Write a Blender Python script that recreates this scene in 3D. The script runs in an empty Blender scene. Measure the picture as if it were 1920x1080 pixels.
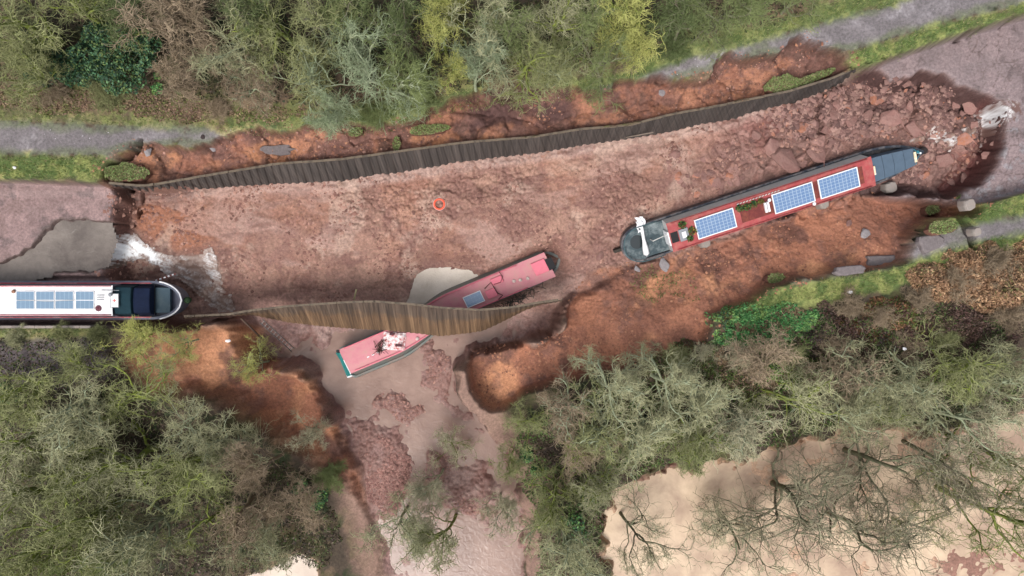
import bpy, math, random
import numpy as np
from mathutils import Vector, Matrix

scene = bpy.context.scene
COL = scene.collection
# ---------------------------------------------------------------- camera, sky, sun, exposure
H = 38.0                                   # drone height over the tow path, metres
FPX = 1280.0                               # focal length in photo pixels (24 mm lens)
cd = bpy.data.cameras.new('camera'); cam = bpy.data.objects.new('camera', cd); COL.objects.link(cam)
cam.location = (0, 0, H); cam.rotation_euler = (0, 0, 0)
cd.sensor_width = 36; cd.lens = 24; cd.clip_start = 0.5; cd.clip_end = 2000
scene.camera = cam
SUN_EL = math.radians(58); SUN_ROT = math.radians(205)
w = bpy.data.worlds.new('World'); scene.world = w; w.use_nodes = True
nt = w.node_tree
bg = nt.nodes['Background']
sky = nt.nodes.new('ShaderNodeTexSky'); sky.sky_type = 'NISHITA'; sky.sun_disc = False
sky.sun_elevation = SUN_EL; sky.sun_rotation = SUN_ROT
sky.air_density = 1.0; sky.dust_density = 6.0; sky.ozone_density = 0.6
hs = nt.nodes.new('ShaderNodeHueSaturation'); hs.inputs['Saturation'].default_value = 0.35
nt.links.new(sky.outputs[0], hs.inputs['Color']); nt.links.new(hs.outputs[0], bg.inputs[0])
bg.inputs[1].default_value = 0.14
sd_ = bpy.data.lights.new('sun', 'SUN'); sun = bpy.data.objects.new('sun', sd_); COL.objects.link(sun)
sd_.energy = 1.1; sd_.angle = math.radians(24); sd_.color = (1.0, 0.96, 0.92)
sv = Vector((math.sin(SUN_ROT) * math.cos(SUN_EL), math.cos(SUN_ROT) * math.cos(SUN_EL), math.sin(SUN_EL)))
sun.rotation_euler = sv.to_track_quat('Z', 'Y').to_euler()
scene.view_settings.view_transform = 'Standard'; scene.view_settings.look = 'None'
scene.view_settings.exposure = 0.52; scene.view_settings.gamma = 1.0
scene.render.engine = 'CYCLES'
scene.cycles.max_bounces = 5

# ---------------------------------------------------------------- helpers
def W(px, py, z=0.0):
    d = (H - z) / FPX
    return ((px - 960) * d, (540 - py) * d)
def WP(pts, z=0.0): return np.array([W(a, b, z) for a, b in pts])
def S(r, g, b, k=0.8):
    def f(c):
        c /= 255.0
        return c / 12.92 if c <= 0.04045 else ((c + 0.055) / 1.055) ** 2.4
    return np.array([f(r) * k, f(g) * k, f(b) * k])

def _h(ix, iy, s):
    ix = ix.astype(np.int64).astype(np.uint32); iy = iy.astype(np.int64).astype(np.uint32)
    n = ix * np.uint32(374761393) + iy * np.uint32(668265263) + np.uint32((s * 974711 + 12345) & 0xffffffff)
    n = (n ^ (n >> np.uint32(13))) * np.uint32(1274126177)
    n = n ^ (n >> np.uint32(16)); n = n * np.uint32(2246822519); n = n ^ (n >> np.uint32(15))
    return n.astype(np.float64) / 4294967295.0
def vn(x, y, s=0):
    ix = np.floor(x); iy = np.floor(y); fx = x - ix; fy = y - iy
    fx = fx * fx * (3 - 2 * fx); fy = fy * fy * (3 - 2 * fy)
    a = _h(ix, iy, s); b = _h(ix + 1, iy, s); c = _h(ix, iy + 1, s); d = _h(ix + 1, iy + 1, s)
    return (a * (1 - fx) + b * fx) * (1 - fy) + (c * (1 - fx) + d * fx) * fy
def fbm(x, y, sc, octv=4, s=0, g=0.5):
    """noise in -1..1, sc = size of the largest blobs in metres"""
    t = 0; a = 1; n = 0; c, q = math.cos(0.6), math.sin(0.6)
    x = x / sc; y = y / sc
    for i in range(octv):
        t = t + a * (vn(x, y, s + i) * 2 - 1); n += a; a *= g
        x, y = (x * c - y * q) * 2.03 + 5.1, (x * q + y * c) * 2.03 + 1.7
    return t / n * 1.6
def worley(x, y, sc, s=0):
    x = x / sc; y = y / sc
    ix = np.floor(x); iy = np.floor(y)
    f1 = np.full(x.shape, 9.0); f2 = np.full(x.shape, 9.0); cid = np.zeros(x.shape)
    for dx in (-1, 0, 1):
        for dy in (-1, 0, 1):
            cx = ix + dx; cy = iy + dy
            px = cx + _h(cx, cy, s + 11); py = cy + _h(cx, cy, s + 23)
            d = np.hypot(px - x, py - y); r = _h(cx, cy, s + 37)
            m = d < f1
            f2 = np.where(m, f1, np.minimum(f2, d)); cid = np.where(m, r, cid); f1 = np.where(m, d, f1)
    return f1, f2, cid
def ss(a, b, x):
    t = np.clip((x - a) / (b - a), 0, 1); return t * t * (3 - 2 * t)
def sdist(poly, X, Y, closed=True):
    d = np.full(X.shape, 1e9); inside = np.zeros(X.shape, bool); n = len(poly)
    for i in range(n if closed else n - 1):
        ax, ay = poly[i]; bx, by = poly[(i + 1) % n]
        ex, ey = bx - ax, by - ay; L = ex * ex + ey * ey + 1e-12
        t = np.clip(((X - ax) * ex + (Y - ay) * ey) / L, 0, 1)
        d = np.minimum(d, (X - ax - t * ex) ** 2 + (Y - ay - t * ey) ** 2)
        if closed and ay != by:
            c = (ay > Y) != (by > Y)
            inside ^= c & (X < (bx - ax) * (Y - ay) / (by - ay) + ax)
    d = np.sqrt(d)
    return np.where(inside, d, -d) if closed else d

def tag(o, label=None, cat=None, group=None, kind=None):
    if label: o['label'] = label
    if cat: o['category'] = cat
    if group: o['group'] = group
    if kind: o['kind'] = kind
    return o
def empty(name, loc, rot=(0, 0, 0), scale=(1, 1, 1)):
    o = bpy.data.objects.new(name, None); COL.objects.link(o)
    o.location = loc; o.rotation_euler = rot; o.scale = scale; o.empty_display_size = 0.2
    return o
def mesh_np(name, V, F, mat, parent=None, smooth=False, cols=None):
    """F: (n,3) or (n,4) int array or list of such arrays"""
    me = bpy.data.meshes.new(name)
    Fs = F if isinstance(F, list) else [F]
    Fs = [f for f in Fs if len(f)]
    me.vertices.add(len(V)); me.vertices.foreach_set('co', np.asarray(V, np.float32).ravel())
    nl = sum(f.size for f in Fs); nf = sum(len(f) for f in Fs)
    me.loops.add(nl); me.polygons.add(nf)
    me.loops.foreach_set('vertex_index', np.concatenate([f.ravel() for f in Fs]).astype(np.int32))
    tot = np.concatenate([np.full(len(f), f.shape[1]) for f in Fs])
    st = np.concatenate([[0], np.cumsum(tot)[:-1]])
    me.polygons.foreach_set('loop_start', st.astype(np.int32))
    me.polygons.foreach_set('loop_total', tot.astype(np.int32))
    me.polygons.foreach_set('use_smooth', np.full(nf, smooth))
    if cols is not None:
        at = me.color_attributes.new('Col', 'FLOAT_COLOR', 'POINT')
        c4 = cols if cols.shape[1] == 4 else np.hstack([cols, np.ones((len(cols), 1))])
        at.data.foreach_set('color', c4.astype(np.float32).ravel())
    me.update(calc_edges=True); me.validate()
    if mat: me.materials.append(mat)
    o = bpy.data.objects.new(name, me); COL.objects.link(o)
    if parent: o.parent = parent
    return o

class MB:
    def __init__(s): s.v = []; s.f = []; s.warp = None
    def add(s, vs, fs):
        b = len(s.v); s.v += [tuple(v) for v in vs]; s.f += [tuple(b + i for i in f) for f in fs]
    def box(s, x0, x1, y0, y1, z0, z1, M=None, seg=1):
        xs = [x0 + (x1 - x0) * i / seg for i in range(seg + 1)]
        vs = []
        for x in xs: vs += [(x, y0, z0), (x, y1, z0), (x, y1, z1), (x, y0, z1)]
        fs = [(0, 1, 2, 3)]
        for i in range(seg):
            a = 4 * i
            for k in range(4): fs.append((a + k, a + 4 + k, a + 4 + (k + 1) % 4, a + (k + 1) % 4))
        a = 4 * seg; fs.append((a + 3, a + 2, a + 1, a))
        if M: vs = [M @ Vector(v) for v in vs]
        s.add(vs, fs); return s
    def tube(s, pts, r, n=6, cap=True):
        pts = [Vector(p) for p in pts]; rs = r if isinstance(r, (list, tuple)) else [r] * len(pts)
        vs = []
        for i, p in enumerate(pts):
            t = (pts[min(i + 1, len(pts) - 1)] - pts[max(i - 1, 0)]).normalized()
            a = t.cross(Vector((0, 0, 1)) if abs(t.z) < 0.9 else Vector((1, 0, 0))).normalized(); b = t.cross(a)
            for k in range(n):
                q = 2 * math.pi * k / n; vs.append(p + (a * math.cos(q) + b * math.sin(q)) * rs[i])
        fs = []
        for i in range(len(pts) - 1):
            for k in range(n): fs.append((i * n + k, i * n + (k + 1) % n, (i + 1) * n + (k + 1) % n, (i + 1) * n + k))
        if cap: fs.append(tuple(range(n - 1, -1, -1))); fs.append(tuple(range((len(pts) - 1) * n, len(pts) * n)))
        s.add(vs, fs); return s
    def cyl(s, c, r, z0, z1, n=16, r2=None):
        x, y = c; s.tube([(x, y, z0), (x, y, z1)], [r, r if r2 is None else r2], n); return s
    def lathe(s, c, prof, n=16):
        x, y = c; vs = []; fs = []
        for r, z in prof:
            for k in range(n): q = 2 * math.pi * k / n; vs.append((x + r * math.cos(q), y + r * math.sin(q), z))
        for i in range(len(prof) - 1):
            for k in range(n): fs.append((i * n + k, i * n + (k + 1) % n, (i + 1) * n + (k + 1) % n, (i + 1) * n + k))
        fs.append(tuple(range((len(prof) - 1) * n, len(prof) * n))); s.add(vs, fs); return s
    def build(s, name, mat, parent=None, smooth=False, bevel=0):
        me = bpy.data.meshes.new(name)
        vs = s.v if not s.warp else [s.warp(v) for v in s.v]
        me.from_pydata(vs, [], s.f); me.validate(); me.update()
        if mat: me.materials.append(mat)
        if smooth: me.polygons.foreach_set('use_smooth', [True] * len(me.polygons))
        o = bpy.data.objects.new(name, me); COL.objects.link(o)
        if parent: o.parent = parent
        if bevel:
            m = o.modifiers.new('bevel', 'BEVEL'); m.width = bevel; m.segments = 2; m.limit_method = 'ANGLE'
        return o

# ---------------------------------------------------------------- materials
def mat(name, col=(0.5, 0.5, 0.5), rough=0.8, spec=0.3, noise=0.0, nscale=4.0, bump=0.0, bscale=20.0, col2=None, metal=0.0,
        attr=False, dirt=None, dirt_amt=0.5, dirt_scale=2.0, objvar=0.0):
    m = bpy.data.materials.new(name); m.use_nodes = True; t = m.node_tree; N = t.nodes; L = t.links
    b = N['Principled BSDF']; b.inputs['Roughness'].default_value = rough
    b.inputs['Specular IOR Level'].default_value = spec; b.inputs['Metallic'].default_value = metal
    geo = N.new('ShaderNodeTexCoord')
    if attr:
        a = N.new('ShaderNodeAttribute'); a.attribute_name = 'Col'; c = a.outputs['Color']
    else:
        r = N.new('ShaderNodeRGB'); r.outputs[0].default_value = (*col, 1); c = r.outputs[0]
    if noise or col2 is not None:
        n = N.new('ShaderNodeTexNoise'); n.inputs['Scale'].default_value = nscale; n.inputs['Detail'].default_value = 6
        n.inputs['Roughness'].default_value = 0.65
        L.new(geo.outputs['Object'], n.inputs['Vector'])
        if col2 is not None:
            cr = N.new('ShaderNodeValToRGB'); cr.color_ramp.elements[0].position = 0.38; cr.color_ramp.elements[1].position = 0.62
            L.new(n.outputs[0], cr.inputs[0])
            mx = N.new('ShaderNodeMix'); mx.data_type = 'RGBA'; L.new(cr.outputs[0], mx.inputs[0]); L.new(c, mx.inputs[6])
            mx.inputs[7].default_value = (*col2, 1); c = mx.outputs[2]
        if noise:
            mr = N.new('ShaderNodeMapRange'); mr.inputs[1].default_value = 0.25; mr.inputs[2].default_value = 0.75
            mr.inputs[3].default_value = 1 - noise; mr.inputs[4].default_value = 1 + noise; L.new(n.outputs[0], mr.inputs[0])
            vm = N.new('ShaderNodeVectorMath'); vm.operation = 'SCALE'; L.new(c, vm.inputs[0]); L.new(mr.outputs[0], vm.inputs['Scale'])
            c = vm.outputs[0]
    if dirt is not None:
        n = N.new('ShaderNodeTexNoise'); n.inputs['Scale'].default_value = dirt_scale; n.inputs['Detail'].default_value = 8
        n.inputs['Roughness'].default_value = 0.7; L.new(geo.outputs['Object'], n.inputs['Vector'])
        mr = N.new('ShaderNodeMapRange'); mr.inputs[1].default_value = 0.45; mr.inputs[2].default_value = 0.7
        mr.inputs[3].default_value = 0; mr.inputs[4].default_value = dirt_amt; L.new(n.outputs[0], mr.inputs[0])
        mx = N.new('ShaderNodeMix'); mx.data_type = 'RGBA'; L.new(mr.outputs[0], mx.inputs[0]); L.new(c, mx.inputs[6])
        mx.inputs[7].default_value = (*dirt, 1); c = mx.outputs[2]
    if objvar:
        oi = N.new('ShaderNodeObjectInfo'); mr = N.new('ShaderNodeMapRange')
        mr.inputs[3].default_value = 1 - objvar; mr.inputs[4].default_value = 1 + objvar; L.new(oi.outputs['Random'], mr.inputs[0])
        vm = N.new('ShaderNodeVectorMath'); vm.operation = 'SCALE'; L.new(c, vm.inputs[0]); L.new(mr.outputs[0], vm.inputs['Scale']); c = vm.outputs[0]
    L.new(c, b.inputs['Base Color'])
    if bump:
        n = N.new('ShaderNodeTexNoise'); n.inputs['Scale'].default_value = bscale; n.inputs['Detail'].default_value = 8
        L.new(geo.outputs['Object'], n.inputs['Vector'])
        bp = N.new('ShaderNodeBump'); bp.inputs['Strength'].default_value = bump; bp.inputs['Distance'].default_value = 0.05
        L.new(n.outputs[0], bp.inputs['Height']); L.new(bp.outputs[0], b.inputs['Normal'])
    return m

def terrain_mat():
    m = bpy.data.materials.new('earth'); m.use_nodes = True; t = m.node_tree; N = t.nodes; L = t.links
    b = N['Principled BSDF']; b.inputs['Specular IOR Level'].default_value = 0.3
    geo = N.new('ShaderNodeNewGeometry')
    a = N.new('ShaderNodeAttribute'); a.attribute_name = 'Col'
    def noise(sc, det=6, rg=0.65):
        n = N.new('ShaderNodeTexNoise'); n.inputs['Scale'].default_value = sc; n.inputs['Detail'].default_value = det
        n.inputs['Roughness'].default_value = rg; L.new(geo.outputs['Position'], n.inputs['Vector']); return n
    n1 = noise(7.0, 8, 0.75); n2 = noise(1.3, 5)
    def mr(src, lo, hi, a0=0.28, a1=0.72):
        q = N.new('ShaderNodeMapRange'); q.inputs[1].default_value = a0; q.inputs[2].default_value = a1
        q.inputs[3].default_value = lo; q.inputs[4].default_value = hi; L.new(src, q.inputs[0]); return q.outputs[0]
    mu = N.new('ShaderNodeMath'); mu.operation = 'MULTIPLY'; L.new(mr(n1.outputs[0], 0.5, 1.5), mu.inputs[0]); L.new(mr(n2.outputs[0], 0.9, 1.1), mu.inputs[1])
    # pale grit specks
    v = N.new('ShaderNodeTexVoronoi'); v.inputs['Scale'].default_value = 5.5; L.new(geo.outputs['Position'], v.inputs['Vector'])
    sp = mr(v.outputs['Distance'], 1.0, 0.0, 0.06, 0.13)
    vm = N.new('ShaderNodeVectorMath'); vm.operation = 'SCALE'; L.new(a.outputs['Color'], vm.inputs[0]); L.new(mu.outputs[0], vm.inputs['Scale'])
    sel = N.new('ShaderNodeSeparateColor'); L.new(v.outputs['Color'], sel.inputs[0])
    gt = N.new('ShaderNodeMath'); gt.operation = 'GREATER_THAN'; gt.inputs[1].default_value = 0.93; L.new(sel.outputs[0], gt.inputs[0])
    m2 = N.new('ShaderNodeMath'); m2.operation = 'MULTIPLY'; L.new(sp, m2.inputs[0]); L.new(gt.outputs[0], m2.inputs[1])
    m3 = N.new('ShaderNodeMath'); m3.operation = 'MULTIPLY'; m3.inputs[1].default_value = 0.4; L.new(m2.outputs[0], m3.inputs[0])
    mx = N.new('ShaderNodeMix'); mx.data_type = 'RGBA'; L.new(m3.outputs[0], mx.inputs[0]); L.new(vm.outputs[0], mx.inputs[6])
    mx.inputs[7].default_value = (0.5, 0.42, 0.38, 1)
    L.new(mx.outputs[2], b.inputs['Base Color'])
    L.new(a.outputs['Alpha'], b.inputs['Roughness'])
    bp = N.new('ShaderNodeBump'); bp.inputs['Strength'].default_value = 0.8; bp.inputs['Distance'].default_value = 0.05
    L.new(n1.outputs[0], bp.inputs['Height']); L.new(bp.outputs[0], b.inputs['Normal'])
    return m
M_EARTH = terrain_mat()

# ---------------------------------------------------------------- outlines measured on the ground
NTOP = [(205, 344), (270, 350), (400, 328), (520, 308), (640, 300), (760, 283), (880, 267), (1000, 258), (1090, 243), (1180, 236), (1260, 215), (1360, 197), (1480, 172), (1560, 148), (1605, 128)]
NBOT = [(215, 350), (290, 360), (400, 354), (520, 350), (640, 344), (760, 325), (880, 306), (1000, 290), (1090, 275), (1180, 262), (1280, 245), (1380, 225), (1480, 197), (1560, 165), (1608, 137)]
NTOP_E = [(1650, 118), (1700, 98), (1800, 64), (1920, 28), (2300, -90), (3200, -380)]
STOP = [(345, 594), (430, 590), (470, 583), (540, 575), (640, 568), (700, 566), (770, 571), (830, 578), (900, 582), (960, 577), (1010, 568), (1055, 562)]
SBOT = [(345, 597), (430, 592), (470, 590), (540, 604), (600, 611), (650, 615), (720, 619), (775, 624), (826, 630), (880, 624), (905, 620), (930, 609), (958, 595), (985, 581), (1015, 571), (1055, 564)]
canal = [(-1500, 335), (0, 335)] + NTOP + NTOP_E + [(3300, 0), (2400, 235), (1920, 362), (1860, 378), (1800, 384), (1640, 374), (1500, 412), (1300, 492), (1170, 520), (1060, 575)] + STOP[::-1] + [(345, 612), (0, 612), (-1500, 612)]
crater = [(212, 346)] + NTOP[1:] + [(1645, 128), (1670, 146), (1700, 138), (1730, 128), (1770, 134), (1800, 158), (1850, 170), (1886, 188), (1893, 235), (1888, 280), (1868, 318), (1835, 350), (1790, 380), (1640, 374), (1500, 412), (1300, 492), (1170, 520), (1060, 590), (1050, 640), (900, 640), (560, 680), (430, 610), (340, 622), (240, 612), (205, 545), (190, 500), (198, 450), (213, 400), (222, 370)]
nstrip = [(188, 342), (198, 312), (232, 287), (262, 262), (300, 268), (370, 262), (430, 246), (500, 241), (600, 235), (700, 233), (770, 222), (825, 205), (850, 182), (900, 172), (960, 158), (1020, 168), (1100, 166), (1180, 156), (1240, 140), (1270, 150), (1330, 140), (1370, 108), (1400, 120), (1460, 95), (1495, 72), (1530, 92), (1570, 98), (1588, 122), (1605, 134), (1480, 180), (1260, 222), (1000, 262), (760, 290), (520, 315), (270, 356)]
sslope = [(1055, 575), (1110, 510), (1170, 492), (1270, 470), (1500, 400), (1640, 350), (1800, 372), (1840, 385), (1818, 405), (1745, 422), (1716, 455), (1700, 492), (1640, 505), (1560, 516), (1500, 532), (1430, 552), (1370, 578), (1340, 602), (1310, 645), (1240, 662), (1170, 685), (1100, 705), (1010, 735), (950, 770), (905, 765), (880, 725), (872, 688), (888, 660), (950, 652), (1010, 640), (1060, 610)]
breach = [(395, 596), (440, 612), (462, 645), (478, 690), (545, 700), (580, 745), (612, 810), (640, 870), (662, 940), (684, 1000), (705, 1130), (1010, 1130), (1000, 1010), (985, 900), (950, 830), (918, 778), (888, 740), (874, 690), (892, 662), (950, 655), (1010, 640), (1062, 600), (1062, 560), (900, 580), (700, 560), (470, 575)]
lbank = [(228, 640), (290, 618), (350, 600), (470, 600), (500, 690), (560, 690), (600, 760), (640, 850), (690, 960), (680, 1010), (640, 960), (560, 870), (470, 800), (400, 760), (300, 740), (240, 700)]
lchan = [(-400, 505), (0, 492), (62, 462), (95, 418), (140, 410), (205, 420), (215, 452), (200, 495), (165, 512), (120, 508), (60, 522), (-400, 530)]
path_n = [(-1500, 222), (0, 226), (120, 232), (260, 236), (430, 238), (560, 232), (1000, 172), (1080, 172), (1180, 150), (1300, 102), (1400, 84), (1500, 55), (1640, 20), (1700, -2), (1920, -62), (3000, -380), (3000, -300), (1920, 12), (1750, 50), (1640, 85), (1590, 98), (1380, 112), (1240, 152), (1080, 178), (900, 190), (560, 245), (430, 262), (262, 270), (210, 290), (190, 292), (0, 290), (-1500, 292)]
path_s = [(1490, 536), (1560, 514), (1640, 503), (1700, 490), (1716, 455), (1740, 430), (1830, 416), (1920, 400), (3000, 200), (3000, 245), (1920, 442), (1850, 455), (1780, 472), (1700, 500), (1640, 510), (1560, 524)]
flood = [(1150, 1200), (1140, 1080), (1132, 985), (1165, 915), (1240, 885), (1300, 880), (1350, 865), (1440, 840), (1500, 820), (1590, 808), (1650, 800), (1720, 812), (1800, 800), (1850, 772), (1930, 770), (2600, 700), (2600, 1500), (1150, 1500)]
floodw = [(440, 1200), (450, 1085), (480, 1062), (520, 1050), (560, 1036), (592, 1050), (610, 1200)]
grass_polys = [
    ([(-1500, 292), (0, 291), (190, 294), (205, 305), (188, 336), (-1500, 336)], 1.0),
    ([(1592, 122), (1600, 100), (1640, 88), (1750, 52), (1920, 16), (3000, -300), (3200, -370), (1920, 28), (1800, 62), (1650, 116), (1605, 130)], 1.1),
    ([(-1500, 195), (0, 200), (150, 212), (260, 216), (430, 228), (470, 236), (260, 236), (0, 226), (-1500, 226)], 0.5),
    ([(1080, 160), (1180, 120), (1300, 88), (1400, 62), (1500, 30), (1600, -5), (1700, -2), (1640, 20), (1500, 56), (1400, 84), (1300, 103), (1180, 150), (1090, 172)], 0.85),
    ([(1340, 598), (1370, 575), (1430, 553), (1560, 522), (1700, 498), (1780, 470), (1920, 440), (3000, 240), (3000, 300), (1920, 472), (1800, 512), (1600, 556), (1450, 580), (1400, 600)], 1.0),
    ([(1735, 432), (1750, 418), (1830, 398), (1840, 385), (1920, 368), (3000, 170), (3000, 200), (1920, 400), (1830, 416)], 1.0),
    ([(380, 222), (500, 215), (640, 200), (830, 178), (1000, 152), (1080, 150), (1075, 180), (900, 192), (840, 208), (700, 240), (500, 250), (420, 250)], 0.75),
    ([(-1500, 616), (0, 615), (200, 615), (220, 625), (0, 632), (-1500, 632)], 0.6)]

# ---------------------------------------------------------------- terrain height and colour
STEP = 0.065
xc = np.arange(-34.0, 34.001, STEP); yc = np.arange(-20.5, 20.501, STEP)
og = []; d = 0.3; p = 0
while p < 460: p += d; og.append(p); d *= 1.35
og = np.array(og)
xs = np.concatenate([-34.0 - og[::-1], xc, xc[-1] + og]); ys = np.concatenate([-20.5 - og[::-1], yc, yc[-1] + og])
X, Y = np.meshgrid(xs, ys)
cs = 0.25
cxs = np.arange(-36, 36.01, cs); cys = np.arange(-23, 23.01, cs)
CX, CY = np.meshgrid(cxs, cys)
_fx = np.clip((X - cxs[0]) / cs, 0, len(cxs) - 1.001); _fy = np.clip((Y - cys[0]) / cs, 0, len(cys) - 1.001)
_ix = _fx.astype(int); _iy = _fy.astype(int); _fx = _fx - _ix; _fy = _fy - _iy
def up(A): return (A[_iy, _ix] * (1 - _fx) + A[_iy, _ix + 1] * _fx) * (1 - _fy) + (A[_iy + 1, _ix] * (1 - _fx) + A[_iy + 1, _ix + 1] * _fx) * _fy
def SD(pts, z=0.0): return up(sdist(WP(pts, z), CX, CY))
def SDW(P): return up(sdist(P, CX, CY))
def LD(pts, z=0.0): return up(sdist(WP(pts, z), CX, CY, closed=False))
def lerp(a, b, m): return a + (b - a) * m

wob = fbm(X, Y, 1.6, 4, 3); wob2 = fbm(X, Y, 0.5, 3, 9); fine = fbm(X, Y, 0.22, 3, 15); big = fbm(X, Y, 6.0, 3, 21)
f1a, f2a, ca = worley(X + wob2 * 0.05, Y + wob2 * 0.05, 0.30, 1)
f1b, f2b, cb = worley(X + wob2 * 0.12, Y + wob2 * 0.12, 0.75, 2)
f1c, f2c, cc = worley(X + wob2 * 0.2, Y + wob * 0.2, 1.7, 3)
clod_s = (ca - 0.5) * 0.10 + np.minimum(f2a - f1a, 0.35) * 0.22 - 0.05
clod_m = (cb - 0.5) * 0.28 + np.minimum(f2b - f1b, 0.3) * 0.55 - 0.10
clod_l = (cc - 0.5) * 0.55 + np.minimum(f2c - f1c, 0.25) * 1.1 - 0.15

ybank = np.interp(X, [-34, -15, -2, 2, 10, 17, 28, 34], [-3.4, -4.2, -4.6, -4.4, -3.0, -1.4, 1.2, 2.4])
sS = ybank - Y + wob * 0.3
Z = 0.10 * big + 0.05 * wob + 0.02 * wob2
Z = Z - 4.15 * ss(0.5, 10.5, sS) * (1 - 0.0 * X)
Z = np.where(Y > 9, Z + 0.5 * ss(9, 16, Y), Z)
sd_can = SD(canal) ; sd_cr = SDW(np.array([W(a, b, -0.2 if (a, b) in NTOP else -1.5) for a, b in crater])); sd_ns = SD(nstrip); sd_ss = SD(sslope, -1.0); sd_br = SD(breach, -3.0); sd_lb = SD(lbank, -1.0)
sd_lch = SD(lchan, -1.3); sd_pn = SD(path_n); sd_ps = SD(path_s); sd_fl = SD(flood, -4.9); sd_flw = SD(floodw, -4.9)
sd_lch2 = sd_lch + wob2 * 0.12 + wob * 0.15
# eroded strip behind the north piling
m_ns = ss(-0.04, 0.16, sd_ns + wob * 0.35 + wob2 * 0.12)
d_rim = np.clip(sd_ns + wob * 0.3, 0, 4)
zs_ = -0.75 - 0.22 * d_rim + 0.35 * fbm(X, Y, 2.2, 4, 31) + 0.5 * np.minimum(clod_m, 0.2) * ss(-0.2, 0.5, fbm(X, Y, 3, 2, 77)) + clod_s * 0.5
zs_ = zs_ + 0.35 * (clod_l + 0.1)
Z = lerp(Z, np.minimum(zs_, -0.35), m_ns)
# silted canal bed
m_can = ss(-0.05, 0.12, sd_can)
zbed = -1.30 + 0.05 * wob + 0.02 * wob2
zbed = zbed + 0.12 * ss(-0.3, 0.3, 0.6 - np.abs(Y - 6.0)) * (X < -20)
zbed = lerp(zbed, -1.75 + 0.05 * wob2, ss(-0.10, 0.08, sd_lch2))
Z = lerp(Z, zbed, m_can)
# slope south of the right boat
m_ss = ss(-0.1, 0.35, sd_ss + wob * 0.35)
yN = np.interp(X, [3, 6, 12, 17, 21, 27], [-1.5, 0.9, 3.0, 4.3, 5.6, 5.2])      # canal side of the slope
tt = np.clip((yN - Y) / 5.2, 0, 1)
zsl = -2.9 + 1.9 * ss(0.0, 1.0, tt) + 0.30 * fbm(X, Y, 2.6, 4, 41) + 0.5 * clod_s + 0.35 * np.minimum(clod_m, 0.15) * ss(0.0, 0.5, fbm(X, Y, 3, 2, 87))
hump = ss(9.0, 4.0, X) * ss(-1.0, -4.5, Y)
zsl = lerp(zsl, -2.2 + 0.25 * fbm(X, Y, 2, 3, 43), hump); br_off = 0.45 * ss(-3.5, -2, X) * ss(-2.0, -3.0, Y)
Z = lerp(Z, zsl, m_ss)
# left bank of the breach
m_lb = ss(-0.2, 0.9, sd_lb + wob * 0.4)
zlb = -0.8 - 3.0 * ss(-21, -9.5, X + (Y + 4) * -0.55) + 0.35 * fbm(X, Y, 2, 4, 47) + clod_s * 0.4
Z = lerp(Z, np.minimum(zlb, Z - 0.2), m_lb)
# crater floor
d_nt = LD(NTOP, -0.2); kn = ss(0.25, 1.2, d_nt)
m_cr = ss(-0.02, 0.10 + 0.45 * kn, sd_cr + (wob * 0.22 + wob2 * 0.12) * kn)
yw = np.interp(X, [-22, -10, 0, 4, 12, 24], [5, 6.3, 7.6, 8.3, 9.8, 12.5])
ys_ = np.interp(X, [-22, -10, 0, 4, 8, 16, 27], [-2, -1.3, -1.5, -1.0, 0.8, 3.7, 5.5])
tf = np.clip((yw - Y) / (yw - ys_), 0, 1.2)
deep = np.interp(X, [-22, -15, -8, 2, 7, 12], [0.9, 1.4, 1.4, 1.3, 0.5, 0.0])
zfl = -2.75 - deep * ss(0.25, 1.0, tf) + 0.12 * wob + 0.10 * big
rub = ss(8.0, 15.0, X + 0.8 * big)                                       # rubble grows to the east
patch = ss(-0.25, 0.45, fbm(X, Y, 3.2, 3, 55))
wetz = 1 - 0.75 * ss(0.12, 0.4, fbm(X * 0.6 + Y * 0.3, Y * 1.6, 3.0, 4, 191, 0.6)); clod_s = clod_s * (wetz * (1 - rub) + rub)
zfl = zfl + clod_s * (0.4 + 0.7 * patch) * (1 - 0.4 * rub) + clod_m * (0.22 + 0.35 * patch) * (1 - rub) * 0.6
zfl = zfl - 0.55 * rub * ss(2.4, 0.2, sd_cr) * ss(14, 18, X)
zfl = zfl + rub * (0.75 * clod_m + 0.8 * clod_l * ss(14, 20, X) + 0.25 * clod_l + 0.3 * (1 - tf))
ledge = ss(0.55, 0.15, np.abs(LD(NBOT, -2.8) - 0.1) + 0.06 * wob2)
zfl = zfl + 0.18 * ledge
Z = lerp(Z, zfl, m_cr)
# the gully out of the breach
m_br = ss(-0.1, 0.9 - 0.9 * br_off, sd_br - br_off * 0.6 + wob * 0.4 + wob2 * 0.15)
isl = np.zeros(X.shape)
ISL = [([(668, 800), (700, 790), (750, 800), (768, 850), (765, 920), (740, 965), (700, 950), (672, 900)], 1.0), ([(700, 740), (750, 735), (790, 770), (760, 790), (700, 765)], 0.9),
       ([(800, 655), (830, 655), (850, 700), (852, 760), (820, 765), (790, 720)], 0.8), ([(800, 850), (850, 845), (920, 870), (932, 930), (915, 985), (850, 960), (810, 900)], 1.0),
       ([(1010, 640), (1060, 600), (1040, 560), (960, 600), (940, 650)], 0.5), ([(460, 600), (520, 605), (600, 612), (610, 650), (560, 640), (500, 640)], 0.75), ([(610, 1000), (660, 985), (690, 1050), (670, 1120), (580, 1120)], 1.0), ([(855, 760), (880, 775), (900, 805), (870, 800)], 0.7)]
for pts, a in ISL: isl = np.maximum(isl, a * ss(-0.5, 0.5, SD(pts, -4.6) + wob * 0.5 + wob2 * 0.35))
zbr = -4.725 + 0.09 * fbm(X * 1.3, Y * 0.7, 1.5, 6, 221, 0.62) + 0.03 * big + isl * (0.26 + 1.2 * np.maximum(clod_s + 0.04, 0)) + 0.02 * wob2
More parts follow.
